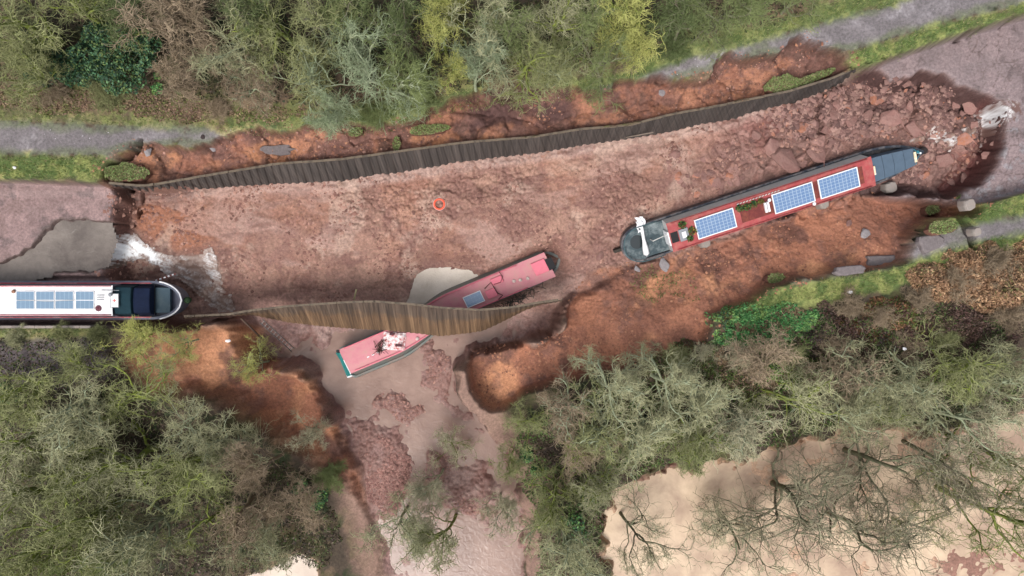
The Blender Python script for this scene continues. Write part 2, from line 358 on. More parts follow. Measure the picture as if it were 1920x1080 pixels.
zbr = zbr + 0.75 * ss(-3.2, -1.2, Y) * ss(3.0, 4.5, X) * 1.0 + 0.5 * ss(-3.4, -1.4, Y) * ss(-8, -14, X)
Z = np.where(m_br > 0, lerp(Z, np.minimum(zbr, Z + 0.3), m_br), Z)
# flooded field
m_fl = np.maximum(ss(-0.6, 0.3, sd_fl + wob * 0.6 + wob2 * 0.35), ss(-0.6, 0.3, sd_flw + wob * 0.5))
Z = lerp(Z, np.minimum(Z, -5.06 + 0.10 * fbm(X, Y, 2.5, 5, 201, 0.65) + 0.07 * ss(12, 20, X)), m_fl)
# pool beside the sunken boat, pits under the boats
POOL = [(762, 570), (770, 545), (782, 512), (800, 503), (850, 502), (885, 508), (890, 530), (850, 560), (815, 578)]
sd_pl = SD(POOL, -3.95)
Z = np.where(sd_pl > -1.2, lerp(Z, -3.90 - 0.28 * ss(-0.1, 0.25, sd_pl + wob2 * 0.06) + 0.3 * clod_s, ss(-1.2, -0.2, sd_pl)), Z)
def dig(x0, y0, ang, L, hw, z, soft=0.3):
    global Z
    c, s = math.cos(ang), math.sin(ang); u = (X - x0) * c + (Y - y0) * s; v = -(X - x0) * s + (Y - y0) * c
    m = ss(0, soft, np.minimum(L / 2 - np.abs(u), hw - np.abs(v)) + soft * 0.5)
    Z = lerp(Z, np.minimum(Z, z), m)
# cracks
CRACKS = [([(1812, 385), (1800, 402), (1808, 420), (1822, 440), (1828, 462)], 0.28, 1.4), ([(1748, 424), (1738, 438), (1722, 452), (1708, 472)], 0.09, 0.9), ([(1650, 500), (1620, 508), (1590, 512), (1560, 519)], 0.07, 0.6),
          ([(222, 350), (214, 375), (208, 400), (196, 420)], 0.16, 0.7), ([(262, 262), (235, 292), (205, 305), (190, 330), (200, 345)], 0.18, 1.3), ([(830, 372), (900, 368)], 0.03, 0.1),
          ([(0, 492), (60, 465), (92, 420), (130, 412), (198, 415)], 0.12, 0.25), ([(1590, 130), (1700, 98), (1920, 28)], 0.08, 0.4)]
ck = np.zeros(X.shape)
for pts, wd, dp in CRACKS:
    dd = LD(pts) + 0.05 * wob2 + 0.04 * wob
    m = ss(wd, wd * 0.35, np.abs(dd)); Z = Z - dp * m; ck = np.maximum(ck, m)
# boat beds
BL = W(20, 563, -0.6); dig(BL[0] - 2.0, BL[1], 0.0, 26, 1.35, -1.85, 0.15)
BR1 = W(1160, 466, -2.4); BR2 = W(1722, 281, -2.4); dig((BR1[0] + BR2[0]) / 2 + .1, (BR1[1] + BR2[1]) / 2 + .22, math.atan2(BR2[1] - BR1[1], BR2[0] - BR1[0]), 19.0, 1.25, -2.9, 0.5)
BM = W(950, 530, -4); dig(BM[0], BM[1], math.radians(23), 7.3, 1.0, -4.15, 0.9); BM = W(720, 652, -4); dig(BM[0], BM[1], math.radians(20), 6, 1.15, -4.45, 0.4)
Z = Z + 0.012 * fine * (0.3 + m_cr + m_br)

# ---- colour
C = np.zeros(X.shape + (3,)); R = np.full(X.shape, 0.9)
def paint(col, m, r=None):
    global C, R
    m3 = np.clip(m, 0, 1)[..., None]; C = C * (1 - m3) + np.asarray(col) * m3
    if r is not None: R = R * (1 - m) + r * m
n1 = fbm(X, Y, 1.4, 5, 101, 0.6); n2 = fbm(X, Y, 3.5, 4, 111, 0.6); n3 = fbm(X, Y, 0.35, 3, 121, 0.7); n4 = fbm(X, Y, 0.9, 5, 131, 0.65)
paint(S(74, 64, 54), np.ones(X.shape))
paint(S(78, 76, 50), ss(-0.1, 0.5, n1)); paint(S(44, 58, 34), 0.8 * ss(0.1, 0.6, n4)); paint(S(120, 100, 82), 0.5 * ss(0.25, 0.7, fbm(X, Y, 0.6, 4, 141)))
# leaf litter verge between the path and the north wood
m = ss(2.4, 0.2, np.abs(-sd_pn - 0.8) + n1 * 0.8) * (Y > 6.5) * (sd_pn < 0)
paint(S(128, 108, 88), m * (0.5 + 0.5 * ss(-0.3, 0.4, n3))); paint(S(108, 118, 66), m * 0.7 * ss(-0.1, 0.4, n4))
# paths
for sdp in (sd_pn, sd_ps):
    m = ss(-0.25, 0.2, sdp + 0.2 * n1 + 0.28 * n3)
    pc = lerp(S(112, 106, 108)[None, None, :], S(156, 150, 154)[None, None, :], np.clip(0.35 + 0.5 * n4 + 0.5 * n3, 0, 1)[..., None] * ss(-0.1, 0.7, n1 + 0.25 * (X > 5))[..., None] * 0.8 + 0.1)
    paint(pc, m, 0.8)
    paint(S(104, 112, 84), m * 0.7 * ss(0.5, 0.05, sdp + 0.3 * n1)); 
paint(S(96, 104, 78), ss(0.2, 0.05, np.abs(sd_pn - 1.05 + n1 * 0.15)) * 0.4 * (X < -14))
for pts, a in grass_polys:
    m = ss(-0.3, 0.2, SD(pts) + 0.22 * n1 + 0.15 * n3)
    g = lerp(S(92, 110, 62)[None, None, :], S(140, 146, 88)[None, None, :], ss(-0.3, 0.6, n3 + n4 * 0.8)[..., None])
    g = lerp(g, S(168, 156, 108)[None, None, :], (0.75 * ss(0.2, 0.55, n1 + 0.2 * n3))[..., None] * (X < -10)[..., None])
    paint(g, m * min(a, 1), 0.9)
m_gr_n = None
# silt bed
sb = lerp(S(132, 110, 108)[None, None, :], S(160, 134, 132)[None, None, :], ss(-0.5, 0.5, n2)[..., None])
sb = lerp(sb, S(122, 100, 96)[None, None, :], (0.55 * ss(0.15, 0.6, n1))[..., None])
m_bed = m_can * (1 - m_cr)
paint(sb, m_bed, 0.55)
paint(S(128, 122, 126), m_bed * 0.5 * ss(16, 22, X)); paint(S(96, 84, 84), m_bed * 0.6 * ss(0.3, 0.6, n4)); paint(S(150, 146, 150), m_bed * 0.8 * ss(0.0, 0.5, n3 + 0.3 * n1) * ss(24, 27, X) * ss(10.5, 8.5, Y - (X - 27) * 0.3), 0.35)
paint(S(126, 118, 116), m_bed * ss(-0.2, 0.1, sd_lch2), 0.3)
paint(S(84, 68, 64), m_bed * ss(0.16, 0.04, np.abs(sd_lch2 + 0.06 + 0.05 * n3)) * 0.8)
paint(S(96, 80, 78), m_bed * 0.7 * ss(0.05, 0.0, f2b - f1b - 0.02) * ss(-0.1, 0.4, n2))
# orange clay strip
oc = lerp(S(168, 118, 94)[None, None, :], S(144, 98, 80)[None, None, :], ss(-0.3, 0.5, n1)[..., None])
oc = lerp(oc, S(192, 136, 100)[None, None, :], (0.6 * ss(0.15, 0.6, n2))[..., None])
m_nsc = m_ns * (1 - m_cr)
paint(oc, m_nsc, 0.8)
paint(S(112, 82, 76), m_nsc * 0.85 * ss(0.0, 0.45, fbm(X, Y, 2.4, 5, 151, 0.65) + 0.15 + 0.35 * ss(12, 20, X)))
paint(S(86, 62, 54), m_nsc * 0.85 * ss(0.42, 0.12, d_rim + n3 * 0.2 - wob * 0.0))  # broken rim: dark crack and the shadow under it put into the colour
paint(S(84, 60, 58), m_nsc * 0.85 * ss(0.1, -0.6, np.abs(X - 0.6) - 3.4 + n1) * ss(0.6, -0.4, np.abs(Y - 10.4 - (X * 0.1)) - 0.8 + n4 * 1.2)); paint(S(96, 72, 64), m_nsc * 0.7 * ss(0.15, 0.4, fbm(X, Y, 0.9, 5, 211, 0.7))); paint(S(128, 92, 82), m_nsc * 0.6 * ss(0.1, 0.5, n4))
paint(S(88, 60, 52), m_nsc * 0.75 * ss(0.07, 0.02, f2c - f1c + 0.03 * n3) * ss(-0.3, 0.3, n2 + 0.1)); paint(S(92, 64, 56), m_ss * 0.6 * ss(0.06, 0.015, f2c - f1c + 0.03 * n3) * ss(0.0, 0.4, n2))
# slopes
paint(S(152, 122, 110), ss(-2.0, -0.3, sd_br + wob * 0.6) * (1 - ss(-0.3, 0.3, sd_can)) * (sd_br < 0.6) * 0.8)
for mk in (m_ss, m_lb):
    s1 = lerp(S(174, 119, 94)[None, None, :], S(151, 103, 84)[None, None, :], ss(-0.3, 0.5, n1)[..., None])
    s1 = lerp(s1, S(210, 152, 114)[None, None, :], (0.75 * ss(0.2, 0.6, n2 + 0.3 * (X < 12)))[..., None])
    q = mk * (1 - m_br * 0.9 * ss(-4.15, -4.45, Z))
    paint(s1, q, 0.8)
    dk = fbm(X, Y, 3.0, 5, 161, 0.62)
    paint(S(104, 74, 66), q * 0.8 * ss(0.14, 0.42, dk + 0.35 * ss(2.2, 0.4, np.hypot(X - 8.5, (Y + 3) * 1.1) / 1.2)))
    paint(S(130, 96, 86), q * 0.6 * ss(0.1, 0.6, n4))
m_ = ss(-.3, .3, SD([(-1500, 640), (0, 642), (215, 638), (240, 700), (120, 722), (-1500, 722)], -1) + .3 * n1); paint(S(120, 110, 114), m_ * .8)
paint(S(70, 52, 46), m_lb * ss(-11.5, -9.5, X + (Y + 8) * 0.35) * ss(-6.5, -8.5, Y + n1) * 0.9)
# crater floor mud
mud = lerp(S(142, 107, 95)[None, None, :], S(167, 131, 115)[None, None, :], ss(-0.4, 0.5, n2 + 0.3 * n1)[..., None])
mud = lerp(mud, S(130, 94, 86)[None, None, :], (0.75 * ss(-0.05, 0.5, n4 + 0.25 * patch))[..., None])
mud = lerp(mud, S(180, 128, 102)[None, None, :], (0.28 * ss(0.12, 0.5, fbm(X, Y, 3.0, 4, 171)) * ss(-0.2, 0.3, 0.62 - tf + 0.2 * n1))[..., None])
mud = lerp(mud, S(164, 130, 120)[None, None, :], (0.6 * ss(0.6, 1.0, tf))[..., None])
mud = lerp(mud, S(134, 102, 95)[None, None, :] * (0.65 + 0.7 * cb[..., None]), (0.85 * rub)[..., None])
wet = ss(0.12, 0.4, fbm(X * 0.6 + Y * 0.3, Y * 1.6, 3.0, 4, 191, 0.6)) * (1 - rub)
m_crc = m_cr * (1 - m_ss * 0.85)
paint(mud, m_crc, 0.65)
paint(S(176, 150, 140), m_crc * 0.8 * ledge * ss(-0.6, 0.3, n3 + 0.4))
paint(S(160, 104, 76), m_crc * 0.8 * ss(2.3, 0.9, np.hypot((X + 20.5) / 1.3, Y - 4.0 - (X + 20) * -0.35) + 0.7 * n1) * 0.9)
paint(S(104, 76, 70), m_crc * 0.8 * ss(-16, -20, X) * ss(0.0, 0.4, n1 + 0.35 * ss(3.5, 1.0, Y)))
paint(S(192, 164, 148), m_crc * 0.55 * ss(0.2, 0.6, fbm(X, Y, 2.0, 5, 181, 0.65)) * (1 - rub), 0.5)
paint(S(168, 134, 122), m_crc * 0.65 * wet, 0.35)
stk = ss(0.25, 0.6, fbm(X * 0.35 + Y * 0.15, Y * 1.5 - X * 0.2, 0.8, 5, 195, 0.65)); paint(S(122, 88, 80), m_crc * 0.5 * stk * (1 - rub))
# darker colour on cliff faces of the crater, east rim wall
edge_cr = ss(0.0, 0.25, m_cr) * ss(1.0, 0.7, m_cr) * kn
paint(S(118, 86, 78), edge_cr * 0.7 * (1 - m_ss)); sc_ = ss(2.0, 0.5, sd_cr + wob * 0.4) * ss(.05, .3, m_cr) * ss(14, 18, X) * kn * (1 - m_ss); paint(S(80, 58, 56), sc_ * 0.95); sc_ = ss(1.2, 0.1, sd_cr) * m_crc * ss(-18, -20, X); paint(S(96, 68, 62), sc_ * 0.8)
paint(S(126, 62, 56), m_crc * 0.35 * ss(0.3, 0.6, n2) * rub)
# gully
gm = lerp(S(160, 132, 124)[None, None, :], S(144, 112, 106)[None, None, :], ss(-0.3, 0.4, n1)[..., None])
gm = lerp(gm, S(142, 106, 98)[None, None, :], (0.7 * ss(-0.05, 0.3, n4))[..., None])
gm = lerp(gm, S(130, 96, 88)[None, None, :], (0.8 * isl * ss(-0.5, 0.2, n4))[..., None])
paint(gm, ss(0.3, 0.75, m_br) * (1 - np.maximum(m_ss, m_lb) * ss(-4.5, -4.2, Z)) * ss(0.6, -0.2, np.where(m_cr > 0.5, (Y + 2.0) * 0.8 + wob2 * 0.2, -1)), 0.5)
# flooded pasture bed
paint(lerp(S(196, 162, 136)[None, None, :], S(150, 112, 98)[None, None, :], ss(-0.2, 0.5, n2)[..., None]), m_fl, 0.5)
paint(S(60, 46, 40), ck * 0.6)

paint(S(84, 86, 56), ss(0.0, 3.0, np.abs(Y) - 20.4))
def tz(x, y):
    """terrain height at world points (core grid)"""
    x = np.asarray(x, float); y = np.asarray(y, float)
    fx = np.clip((x + 34.0) / STEP, 0, len(xc) - 1.001) + len(og); fy = np.clip((y + 20.5) / STEP, 0, len(yc) - 1.001) + len(og)
    ix = fx.astype(int); iy = fy.astype(int); fx = fx - ix; fy = fy - iy
    return (Z[iy, ix] * (1 - fx) + Z[iy, ix + 1] * fx) * (1 - fy) + (Z[iy + 1, ix] * (1 - fx) + Z[iy + 1, ix + 1] * fx) * fy

zone = np.zeros(X.shape, int)                       # 0 ground
zone[(m_ns > 0.3) | (m_ss > 0.3) | (m_lb > 0.3)] = 3   # eroded bank
zone[sd_pn + 0.15 * n1 > 0] = np.where(m_ns > 0.3, 3, 1)[sd_pn + 0.15 * n1 > 0]
zone[(sd_ps + 0.15 * n1 > 0) & (m_ss < 0.3)] = 2
zone[(m_can > 0.5)] = 4
zone[(m_cr > 0.3) & (m_ss < 0.5)] = 5
zone[(m_br > 0.4) & ~((m_cr > 0.5) & (Y > -1.6))] = 6
nyy, nxx = X.shape
idx = np.arange(nyy * nxx).reshape(nyy, nxx)
quads = np.stack([idx[:-1, :-1], idx[:-1, 1:], idx[1:, 1:], idx[1:, :-1]], -1).reshape(-1, 4)
fz = zone[:-1, :-1].reshape(-1)
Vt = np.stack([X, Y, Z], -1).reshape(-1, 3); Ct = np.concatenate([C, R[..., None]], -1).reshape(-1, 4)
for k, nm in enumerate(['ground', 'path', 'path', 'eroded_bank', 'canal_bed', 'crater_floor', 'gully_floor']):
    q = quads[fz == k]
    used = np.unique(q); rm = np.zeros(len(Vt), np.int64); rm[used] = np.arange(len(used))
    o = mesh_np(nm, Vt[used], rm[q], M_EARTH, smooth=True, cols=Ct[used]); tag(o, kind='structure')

# ---------------------------------------------------------------- water
def water_mat(name, col, col2, rough=0.12, bump=0.25, bs=6, foam=False):
    m = bpy.data.materials.new(name); m.use_nodes = True; t = m.node_tree; N = t.nodes; L = t.links
    b = N['Principled BSDF']; b.inputs['Roughness'].default_value = rough; b.inputs['IOR'].default_value = 1.33
    g = N.new('ShaderNodeNewGeometry'); n = N.new('ShaderNodeTexNoise'); n.inputs['Scale'].default_value = 0.45; n.inputs['Detail'].default_value = 7
    n.inputs['Distortion'].default_value = 0.25; n.inputs['Roughness'].default_value = 0.6; L.new(g.outputs['Position'], n.inputs['Vector'])
    cr = N.new('ShaderNodeValToRGB'); cr.color_ramp.elements[0].position = 0.35; cr.color_ramp.elements[1].position = 0.65
    cr.color_ramp.elements[0].color = (*col, 1); cr.color_ramp.elements[1].color = (*col2, 1)
    L.new(n.outputs[0], cr.inputs[0]); L.new(cr.outputs[0], b.inputs['Base Color'])
    n2 = N.new('ShaderNodeTexNoise'); n2.inputs['Scale'].default_value = bs; n2.inputs['Detail'].default_value = 5; n2.inputs['Distortion'].default_value = 1.0
    L.new(g.outputs['Position'], n2.inputs['Vector']); bp = N.new('ShaderNodeBump'); bp.inputs['Strength'].default_value = bump; bp.inputs['Distance'].default_value = 0.03
    L.new(n2.outputs[0], bp.inputs['Height']); L.new(bp.outputs[0], b.inputs['Normal'])
    return m
def sheet(name, pts, z, m, grow=0.6):
    """flat water surface; the terrain itself cuts its shoreline"""
    P = WP(pts, z); st = 0.1
    gx = np.arange(P[:, 0].min() - 1, P[:, 0].max() + 1, st); gy = np.arange(P[:, 1].min() - 1, P[:, 1].max() + 1, st)
    GX, GY = np.meshgrid(gx, gy); ok = sdist(P, GX, GY) > -grow
    ok &= ~((tz(GX, GY) > z + 0.15))
    id_ = np.arange(GX.size).reshape(GX.shape)
    q = np.stack([id_[:-1, :-1], id_[:-1, 1:], id_[1:, 1:], id_[1:, :-1]], -1).reshape(-1, 4)
    k = (ok[:-1, :-1] | ok[1:, 1:] | ok[:-1, 1:] | ok[1:, :-1]).reshape(-1); q = q[k]
    V = np.stack([GX, GY, np.full(GX.shape, z)], -1).reshape(-1, 3)
    used = np.unique(q); rm = np.zeros(len(V), np.int64); rm[used] = np.arange(len(used))
    return tag(mesh_np(name, V[used], rm[q], m), kind='structure')
sheet('water', breach, -4.66, water_mat('muddy_stream', S(130, 104, 94), S(160, 133, 121), 0.12, 0.5, 3))
sheet('water', flood, -4.95, water_mat('flood_water', S(172, 146, 128), S(226, 202, 174), 0.3, 0.2, 3), 1.2)
sheet('water', floodw, -4.93, water_mat('pale_flood', S(176, 156, 142), S(206, 190, 172), 0.3, 0.15, 3), 0.8)
sheet('water', lchan, -1.58, water_mat('channel_water', S(96, 88, 84), S(140, 131, 124), 0.14, 1.0, 4), 0.1)
sheet('water', POOL, -3.96, water_mat('pool_water', S(198, 184, 168), S(228, 216, 202), 0.15, 1.3, 7), 0.2)

def foam(name, pts, z, seed, dens, lift=0.04, lo=(146, 120, 108), ang=0.0):
    P = WP(pts, z); st = 0.06
    gx = np.arange(P[:, 0].min() - .5, P[:, 0].max() + .5, st); gy = np.arange(P[:, 1].min() - .5, P[:, 1].max() + .5, st)
    GX, GY = np.meshgrid(gx, gy); s = sdist(P, GX, GY)
    a = fbm(GX, GY, 0.9, 5, seed, 0.65); c_, s_ = math.cos(ang), math.sin(ang); U_ = GX * c_ + GY * s_; V_ = -GX * s_ + GY * c_; st_ = 1 - np.abs(fbm(U_ * .4 + a * 0.25, V_ * 1.3 + a * .25, 0.40, 5, seed + 5, 0.65)) * 2.6
    m = s + 0.25 * a + 0.1 * st_
    ok = m > 0
    f = np.clip(ss(0.0, 0.5, m) * dens(GX, GY, P) + 0.5 * st_ - 0.22 + 0.35 * a, 0, 1)
    zz = tz(GX, GY); 
    for _ in range(4):
        zz = 0.2 * (zz + np.roll(zz, 1, 0) + np.roll(zz, -1, 0) + np.roll(zz, 1, 1) + np.roll(zz, -1, 1))
    zz = np.maximum(zz, tz(GX, GY)) + lift + 0.07 * f * (0.5 + a) * ss(0, .3, m)
    id_ = np.arange(GX.size).reshape(GX.shape)
    q = np.stack([id_[:-1, :-1], id_[:-1, 1:], id_[1:, 1:], id_[1:, :-1]], -1).reshape(-1, 4)
    k = (ok[:-1, :-1] & ok[1:, 1:] & ok[:-1, 1:] & ok[1:, :-1]).reshape(-1); q = q[k]
    V = np.stack([GX, GY, zz], -1).reshape(-1, 3)
    c = lerp(S(*lo)[None, None, :], np.array([0.86, 0.88, 0.9])[None, None, :], (f ** 1.3)[..., None]).reshape(-1, 3)
    used = np.unique(q); rm = np.zeros(len(V), np.int64); rm[used] = np.arange(len(used))
    return tag(mesh_np(name, V[used], rm[q], mat('foam', attr=True, rough=0.35, spec=0.5, bump=0.4, bscale=14), smooth=True, cols=c[used]), kind='structure')
def grad(p, r0, r1, hi, lo):
    c = W(*p)
    return lambda x, y, P: lo + (hi - lo) * ss(r1, r0, np.hypot(x - c[0], y - c[1]))
foam('white_water', [(205, 440), (232, 446), (262, 442), (290, 470), (320, 476), (350, 478), (380, 468), (396, 458), (402, 492), (414, 540), (430, 582), (400, 585), (372, 560), (345, 535), (310, 505), (282, 486), (250, 486), (205, 500)], -3.0, 5, grad((262, 470, -3), 0.7, 2.4, 1.05, 0.12), ang=-0.62)
foam('brown_chute', [(186, 432), (212, 436), (236, 446), (236, 484), (205, 508), (183, 496)], -2.0, 9, lambda x, y, P: 0.0, 0.03, (108, 86, 74))
foam('white_water', [(1838, 214), (1862, 196), (1896, 200), (1900, 222), (1876, 244), (1858, 270), (1830, 250)], -2.2, 15, grad((1866, 221, -2.2), 0.0, 1.15, 0.72, -0.2), 0.0, lo=(112, 86, 80), ang=-1.0)
foam('white_water', [(1712, 262), (1745, 240), (1780, 252), (1830, 236), (1838, 246), (1800, 262), (1770, 282), (1740, 276)], -2.6, 21, lambda x, y, P: 0.25, 0.05, ang=0.3)

# ---------------------------------------------------------------- sheet piling
def resample(pts, n):
    P = np.array(pts, float); d = np.concatenate([[0], np.cumsum(np.hypot(*np.diff(P, axis=0).T))]); t = np.linspace(0, d[-1], n)
    return np.stack([np.interp(t, d, P[:, i]) for i in range(P.shape[1])], 1)
def piling(name, top, bot, zt, zb, m, label, nper=0.42, amp=0.055, seed=0):
    T = WP(top, zt); B = WP(bot, zb)
    L = np.hypot(*np.diff(T, axis=0).T).sum(); n = int(L / nper * 6)
    T = resample(T, n); B = resample(B, n)
    rng = np.random.RandomState(seed)
    ph = np.arange(n) % 6; prof = np.array([0, 0, 1, 1, 1, 0])[ph] * amp
    tan = np.gradient(T, axis=0); tan /= np.linalg.norm(tan, axis=1)[:, None]; nor = np.stack([tan[:, 1], -tan[:, 0]], 1)
    jt = np.repeat(rng.uniform(-0.05, 0.05, n // 6 + 1), 6)[:n]
    rows = []; NR = 8
    bulge = 0.10
    for r in range(NR + 1):
        t = r / NR; xy = T * (1 - t) + B * t + nor * prof[:, None]
        bul = 0.04 * math.sin(math.pi * t); z = (zt + jt) * (1 - t) + zb * t
        rows.append(np.column_stack([xy + nor * bul, z]))
    V = np.concatenate(rows); V2 = V - np.column_stack([np.tile(nor * 0.02, (NR + 1, 1)), np.zeros(len(V))])
    id_ = np.arange(len(V)).reshape(NR + 1, n)
    q = np.stack([id_[:-1, :-1], id_[:-1, 1:], id_[1:, 1:], id_[1:, :-1]], -1).reshape(-1, 4)
    q2 = q[:, ::-1] + len(V)
    a = id_[0]; rim = np.stack([a[:-1], a[:-1] + len(V), a[1:] + len(V), a[1:]], -1)
    a = id_[-1]; rim2 = np.stack([a[:-1], a[1:], a[1:] + len(V), a[:-1] + len(V)], -1)
    root = empty(name, (0, 0, 0)); tag(root, label, 'piling')
    o = mesh_np('piling_sheet', np.concatenate([V, V2]), np.concatenate([q, q2, rim, rim2]), m, root)
    # capping timber / muddy lip
    mb = MB(); k = 6
    for i in range(0, n - 6, 6):
        p0 = T[i] - nor[i] * 0.03; p1 = T[min(i + 6, n - 1)] - nor[min(i + 6, n - 1)] * 0.03; h = zt + jt[i] + 0.02
        dd = (p1 - p0); nn = nor[i] * 0.06
        mb.add([(*(p0 - nn), h - .05), (*(p1 - nn), h - .05), (*(p1 + nn), h - .05), (*(p0 + nn), h - .05), (*(p0 - nn), h + .03), (*(p1 - nn), h + .03), (*(p1 + nn), h + .03), (*(p0 + nn), h + .03)],
               [(0, 3, 2, 1), (4, 5, 6, 7), (0, 1, 5, 4), (1, 2, 6, 5), (2, 3, 7, 6), (3, 0, 4, 7)])
    mb.build('capping_beam', M_CAP, root)
    return root
def clay_piling_mat():
    m = streak_mat('clay_stained_steel', S(54, 46, 42), S(88, 74, 64), S(118, 102, 88))
    t = m.node_tree; N = t.nodes; L = t.links; b = N['Principled BSDF']; src = b.inputs[0].links[0].from_socket
    g = N.new('ShaderNodeNewGeometry'); sp = N.new('ShaderNodeSeparateXYZ'); L.new(g.outputs['Position'], sp.inputs[0])
    n = N.new('ShaderNodeTexNoise'); n.inputs['Scale'].default_value = 1.1; n.inputs['Detail'].default_value = 6; L.new(g.outputs['Position'], n.inputs[0])
    a = N.new('ShaderNodeMath'); a.operation = 'MULTIPLY_ADD'; L.new(n.outputs[0], a.inputs[0]); a.inputs[1].default_value = 1.6; L.new(sp.outputs[2], a.inputs[2])
    r = N.new('ShaderNodeMapRange'); r.inputs[1].default_value = -0.45; r.inputs[2].default_value = -0.85; L.new(a.outputs[0], r.inputs[0])
    x = N.new('ShaderNodeMix'); x.data_type = 'RGBA'; L.new(r.outputs[0], x.inputs[0]); L.new(src, x.inputs[6])
    v = N.new('ShaderNodeVectorMath'); v.operation = 'MULTIPLY'; L.new(src, v.inputs[0]); v.inputs[1].default_value = (1.50, 1.28, 0.98); L.new(v.outputs[0], x.inputs[7])
    L.new(x.outputs[2], b.inputs[0]); return m
def streak_mat(name, c1, c2, c3, rough=0.8):
    m = bpy.data.materials.new(name); m.use_nodes = True; t = m.node_tree; N = t.nodes; L = t.links
    b = N['Principled BSDF']; b.inputs['Roughness'].default_value = rough; b.inputs['Specular IOR Level'].default_value = 0.3
    g = N.new('ShaderNodeNewGeometry'); mp = N.new('ShaderNodeMapping'); mp.inputs['Scale'].default_value = (3.6, 0.10, 0.10); L.new(g.outputs['Position'], mp.inputs[0])
    n = N.new('ShaderNodeTexNoise'); n.inputs['Scale'].default_value = 2.2; n.inputs['Detail'].default_value = 8; n.inputs['Roughness'].default_value = 0.7; L.new(mp.outputs[0], n.inputs[0])
    cr = N.new('ShaderNodeValToRGB'); e = cr.color_ramp.elements; e[0].position = 0.32; e[0].color = (*c1, 1); e[1].position = 0.68; e[1].color = (*c3, 1)
    k = e.new(0.5); k.color = (*c2, 1); L.new(n.outputs[0], cr.inputs[0])
    sx = N.new('ShaderNodeSeparateXYZ'); L.new(g.outputs['Position'], sx.inputs[0]); dv = N.new('ShaderNodeMath'); dv.operation = 'MULTIPLY'; dv.inputs[1].default_value = 2.35; L.new(sx.outputs[0], dv.inputs[0])
    fl = N.new('ShaderNodeMath'); fl.operation = 'FLOOR'; L.new(dv.outputs[0], fl.inputs[0]); wn = N.new('ShaderNodeTexWhiteNoise'); wn.noise_dimensions = '1D'; L.new(fl.outputs[0], wn.inputs['W'])
    mr = N.new('ShaderNodeMapRange'); mr.inputs[3].default_value = 0.78; mr.inputs[4].default_value = 1.14; L.new(wn.outputs['Value'], mr.inputs[0])
    vm = N.new('ShaderNodeVectorMath'); vm.operation = 'SCALE'; L.new(cr.outputs[0], vm.inputs[0]); L.new(mr.outputs[0], vm.inputs['Scale']); L.new(vm.outputs[0], b.inputs[0])
    n2 = N.new('ShaderNodeTexNoise'); n2.inputs['Scale'].default_value = 9; n2.inputs['Detail'].default_value = 6; L.new(g.outputs['Position'], n2.inputs[0])
    bp = N.new('ShaderNodeBump'); bp.inputs['Strength'].default_value = 0.4; bp.inputs['Distance'].default_value = 0.03; L.new(n2.outputs[0], bp.inputs['Height']); L.new(bp.outputs[0], b.inputs['Normal'])
    return m
M_CAP = mat('weathered_cap', S(132, 118, 102), 0.9, noise=0.5, nscale=3, col2=S(78, 70, 62))
piling('sheet_piling', NTOP, NBOT, -0.18, -2.95, streak_mat('weathered_steel', S(56, 52, 51), S(80, 74, 71), S(99, 90, 85)), 'long dark weathered sheet piling along the north side of the drained canal', seed=3)
piling('sheet_piling', STOP, SBOT, -0.75, -2.55, clay_piling_mat(), 'undermined ochre-stained sheet piling bulging out over the sunken pink-roofed narrowboat', nper=0.30, amp=0.03, seed=5)

# ---------------------------------------------------------------- narrowboats
def outline(L, bow, stern, hw, n=16, e1=2.0, e2=0.8, e3=0.12):
    """half-width along the boat, x from -L/2 (stern) to L/2 (bow)"""
    pts = []
    for i in range(n + 1):
        t = i / n; pts.append((-L / 2 + stern * (1 - math.cos(t * math.pi / 2)), hw * (0.0 + math.sin(t * math.pi / 2)) if stern > 0 else hw))
    for i in range(1, 24): pts.append((-L / 2 + stern + (L - bow - stern) * i / 24, hw))
    for i in range(n + 1):
        t = i / n; pts.append((L / 2 - bow + bow * t, hw * (1 - t ** e1) ** e2 * (1 - t) ** e3 if t < 1 else 0.02))
    return pts
def hull(mb, ol, zg, thick, zf, sheer=lambda x: 0.0):
    """open shell: outer side, gunwale, inner side, floor"""
    side = [(x, w) for x, w in ol]
    ring = [(x, -w) for x, w in side] + [(x, w) for x, w in side[::-1]]
    n = len(ring); V = []; 
    def inset(x, w, d):
        sx = 1 - d / 9.0
        return (x * sx, math.copysign(max(abs(w) - d, 0.0), w))
    for x, w in ring: V.append((x * 0.985, w * 0.93, 0.0))
    for x, w in ring: V.append((x, w, zg * 0.75 + sheer(x)))
    for x, w in ring: V.append((x, w, zg + sheer(x)))
    for x, w in ring: a = inset(x, w, thick); V.append((a[0], a[1], zg + sheer(x)))
    for x, w in ring: a = inset(x, w, thick + 0.02); V.append((a[0], a[1], zf))
    F = []
    for r in range(4):
        for k in range(n): F.append((r * n + k, r * n + (k + 1) % n, (r + 1) * n + (k + 1) % n, (r + 1) * n + k))
    h = n // 2
    for k in range(h - 1):     # floor strips
        F.append((4 * n + k, 4 * n + k + 1, 4 * n + n - 2 - k, 4 * n + n - 1 - k))
    mb.add(V, F)
def cabin(mb, x0, x1, wb, wt, z0, z1, seg=12, camber=0.05):
    V = []; F = []; prof = [(-wb, z0), (-wt, z1), (-wt * .5, z1 + camber * .75), (0, z1 + camber), (wt * .5, z1 + camber * .75), (wt, z1), (wb, z0)]
    m = len(prof)
    for i in range(seg + 1):
        x = x0 + (x1 - x0) * i / seg
        V += [(x, a, b) for a, b in prof]
    for i in range(seg):
        for k in range(m - 1): F.append((i * m + k, (i + 1) * m + k, (i + 1) * m + k + 1, i * m + k + 1))
    F.append(tuple(range(m))); F.append(tuple(range(seg * m + m - 1, seg * m - 1, -1)))
    mb.add(V, F)
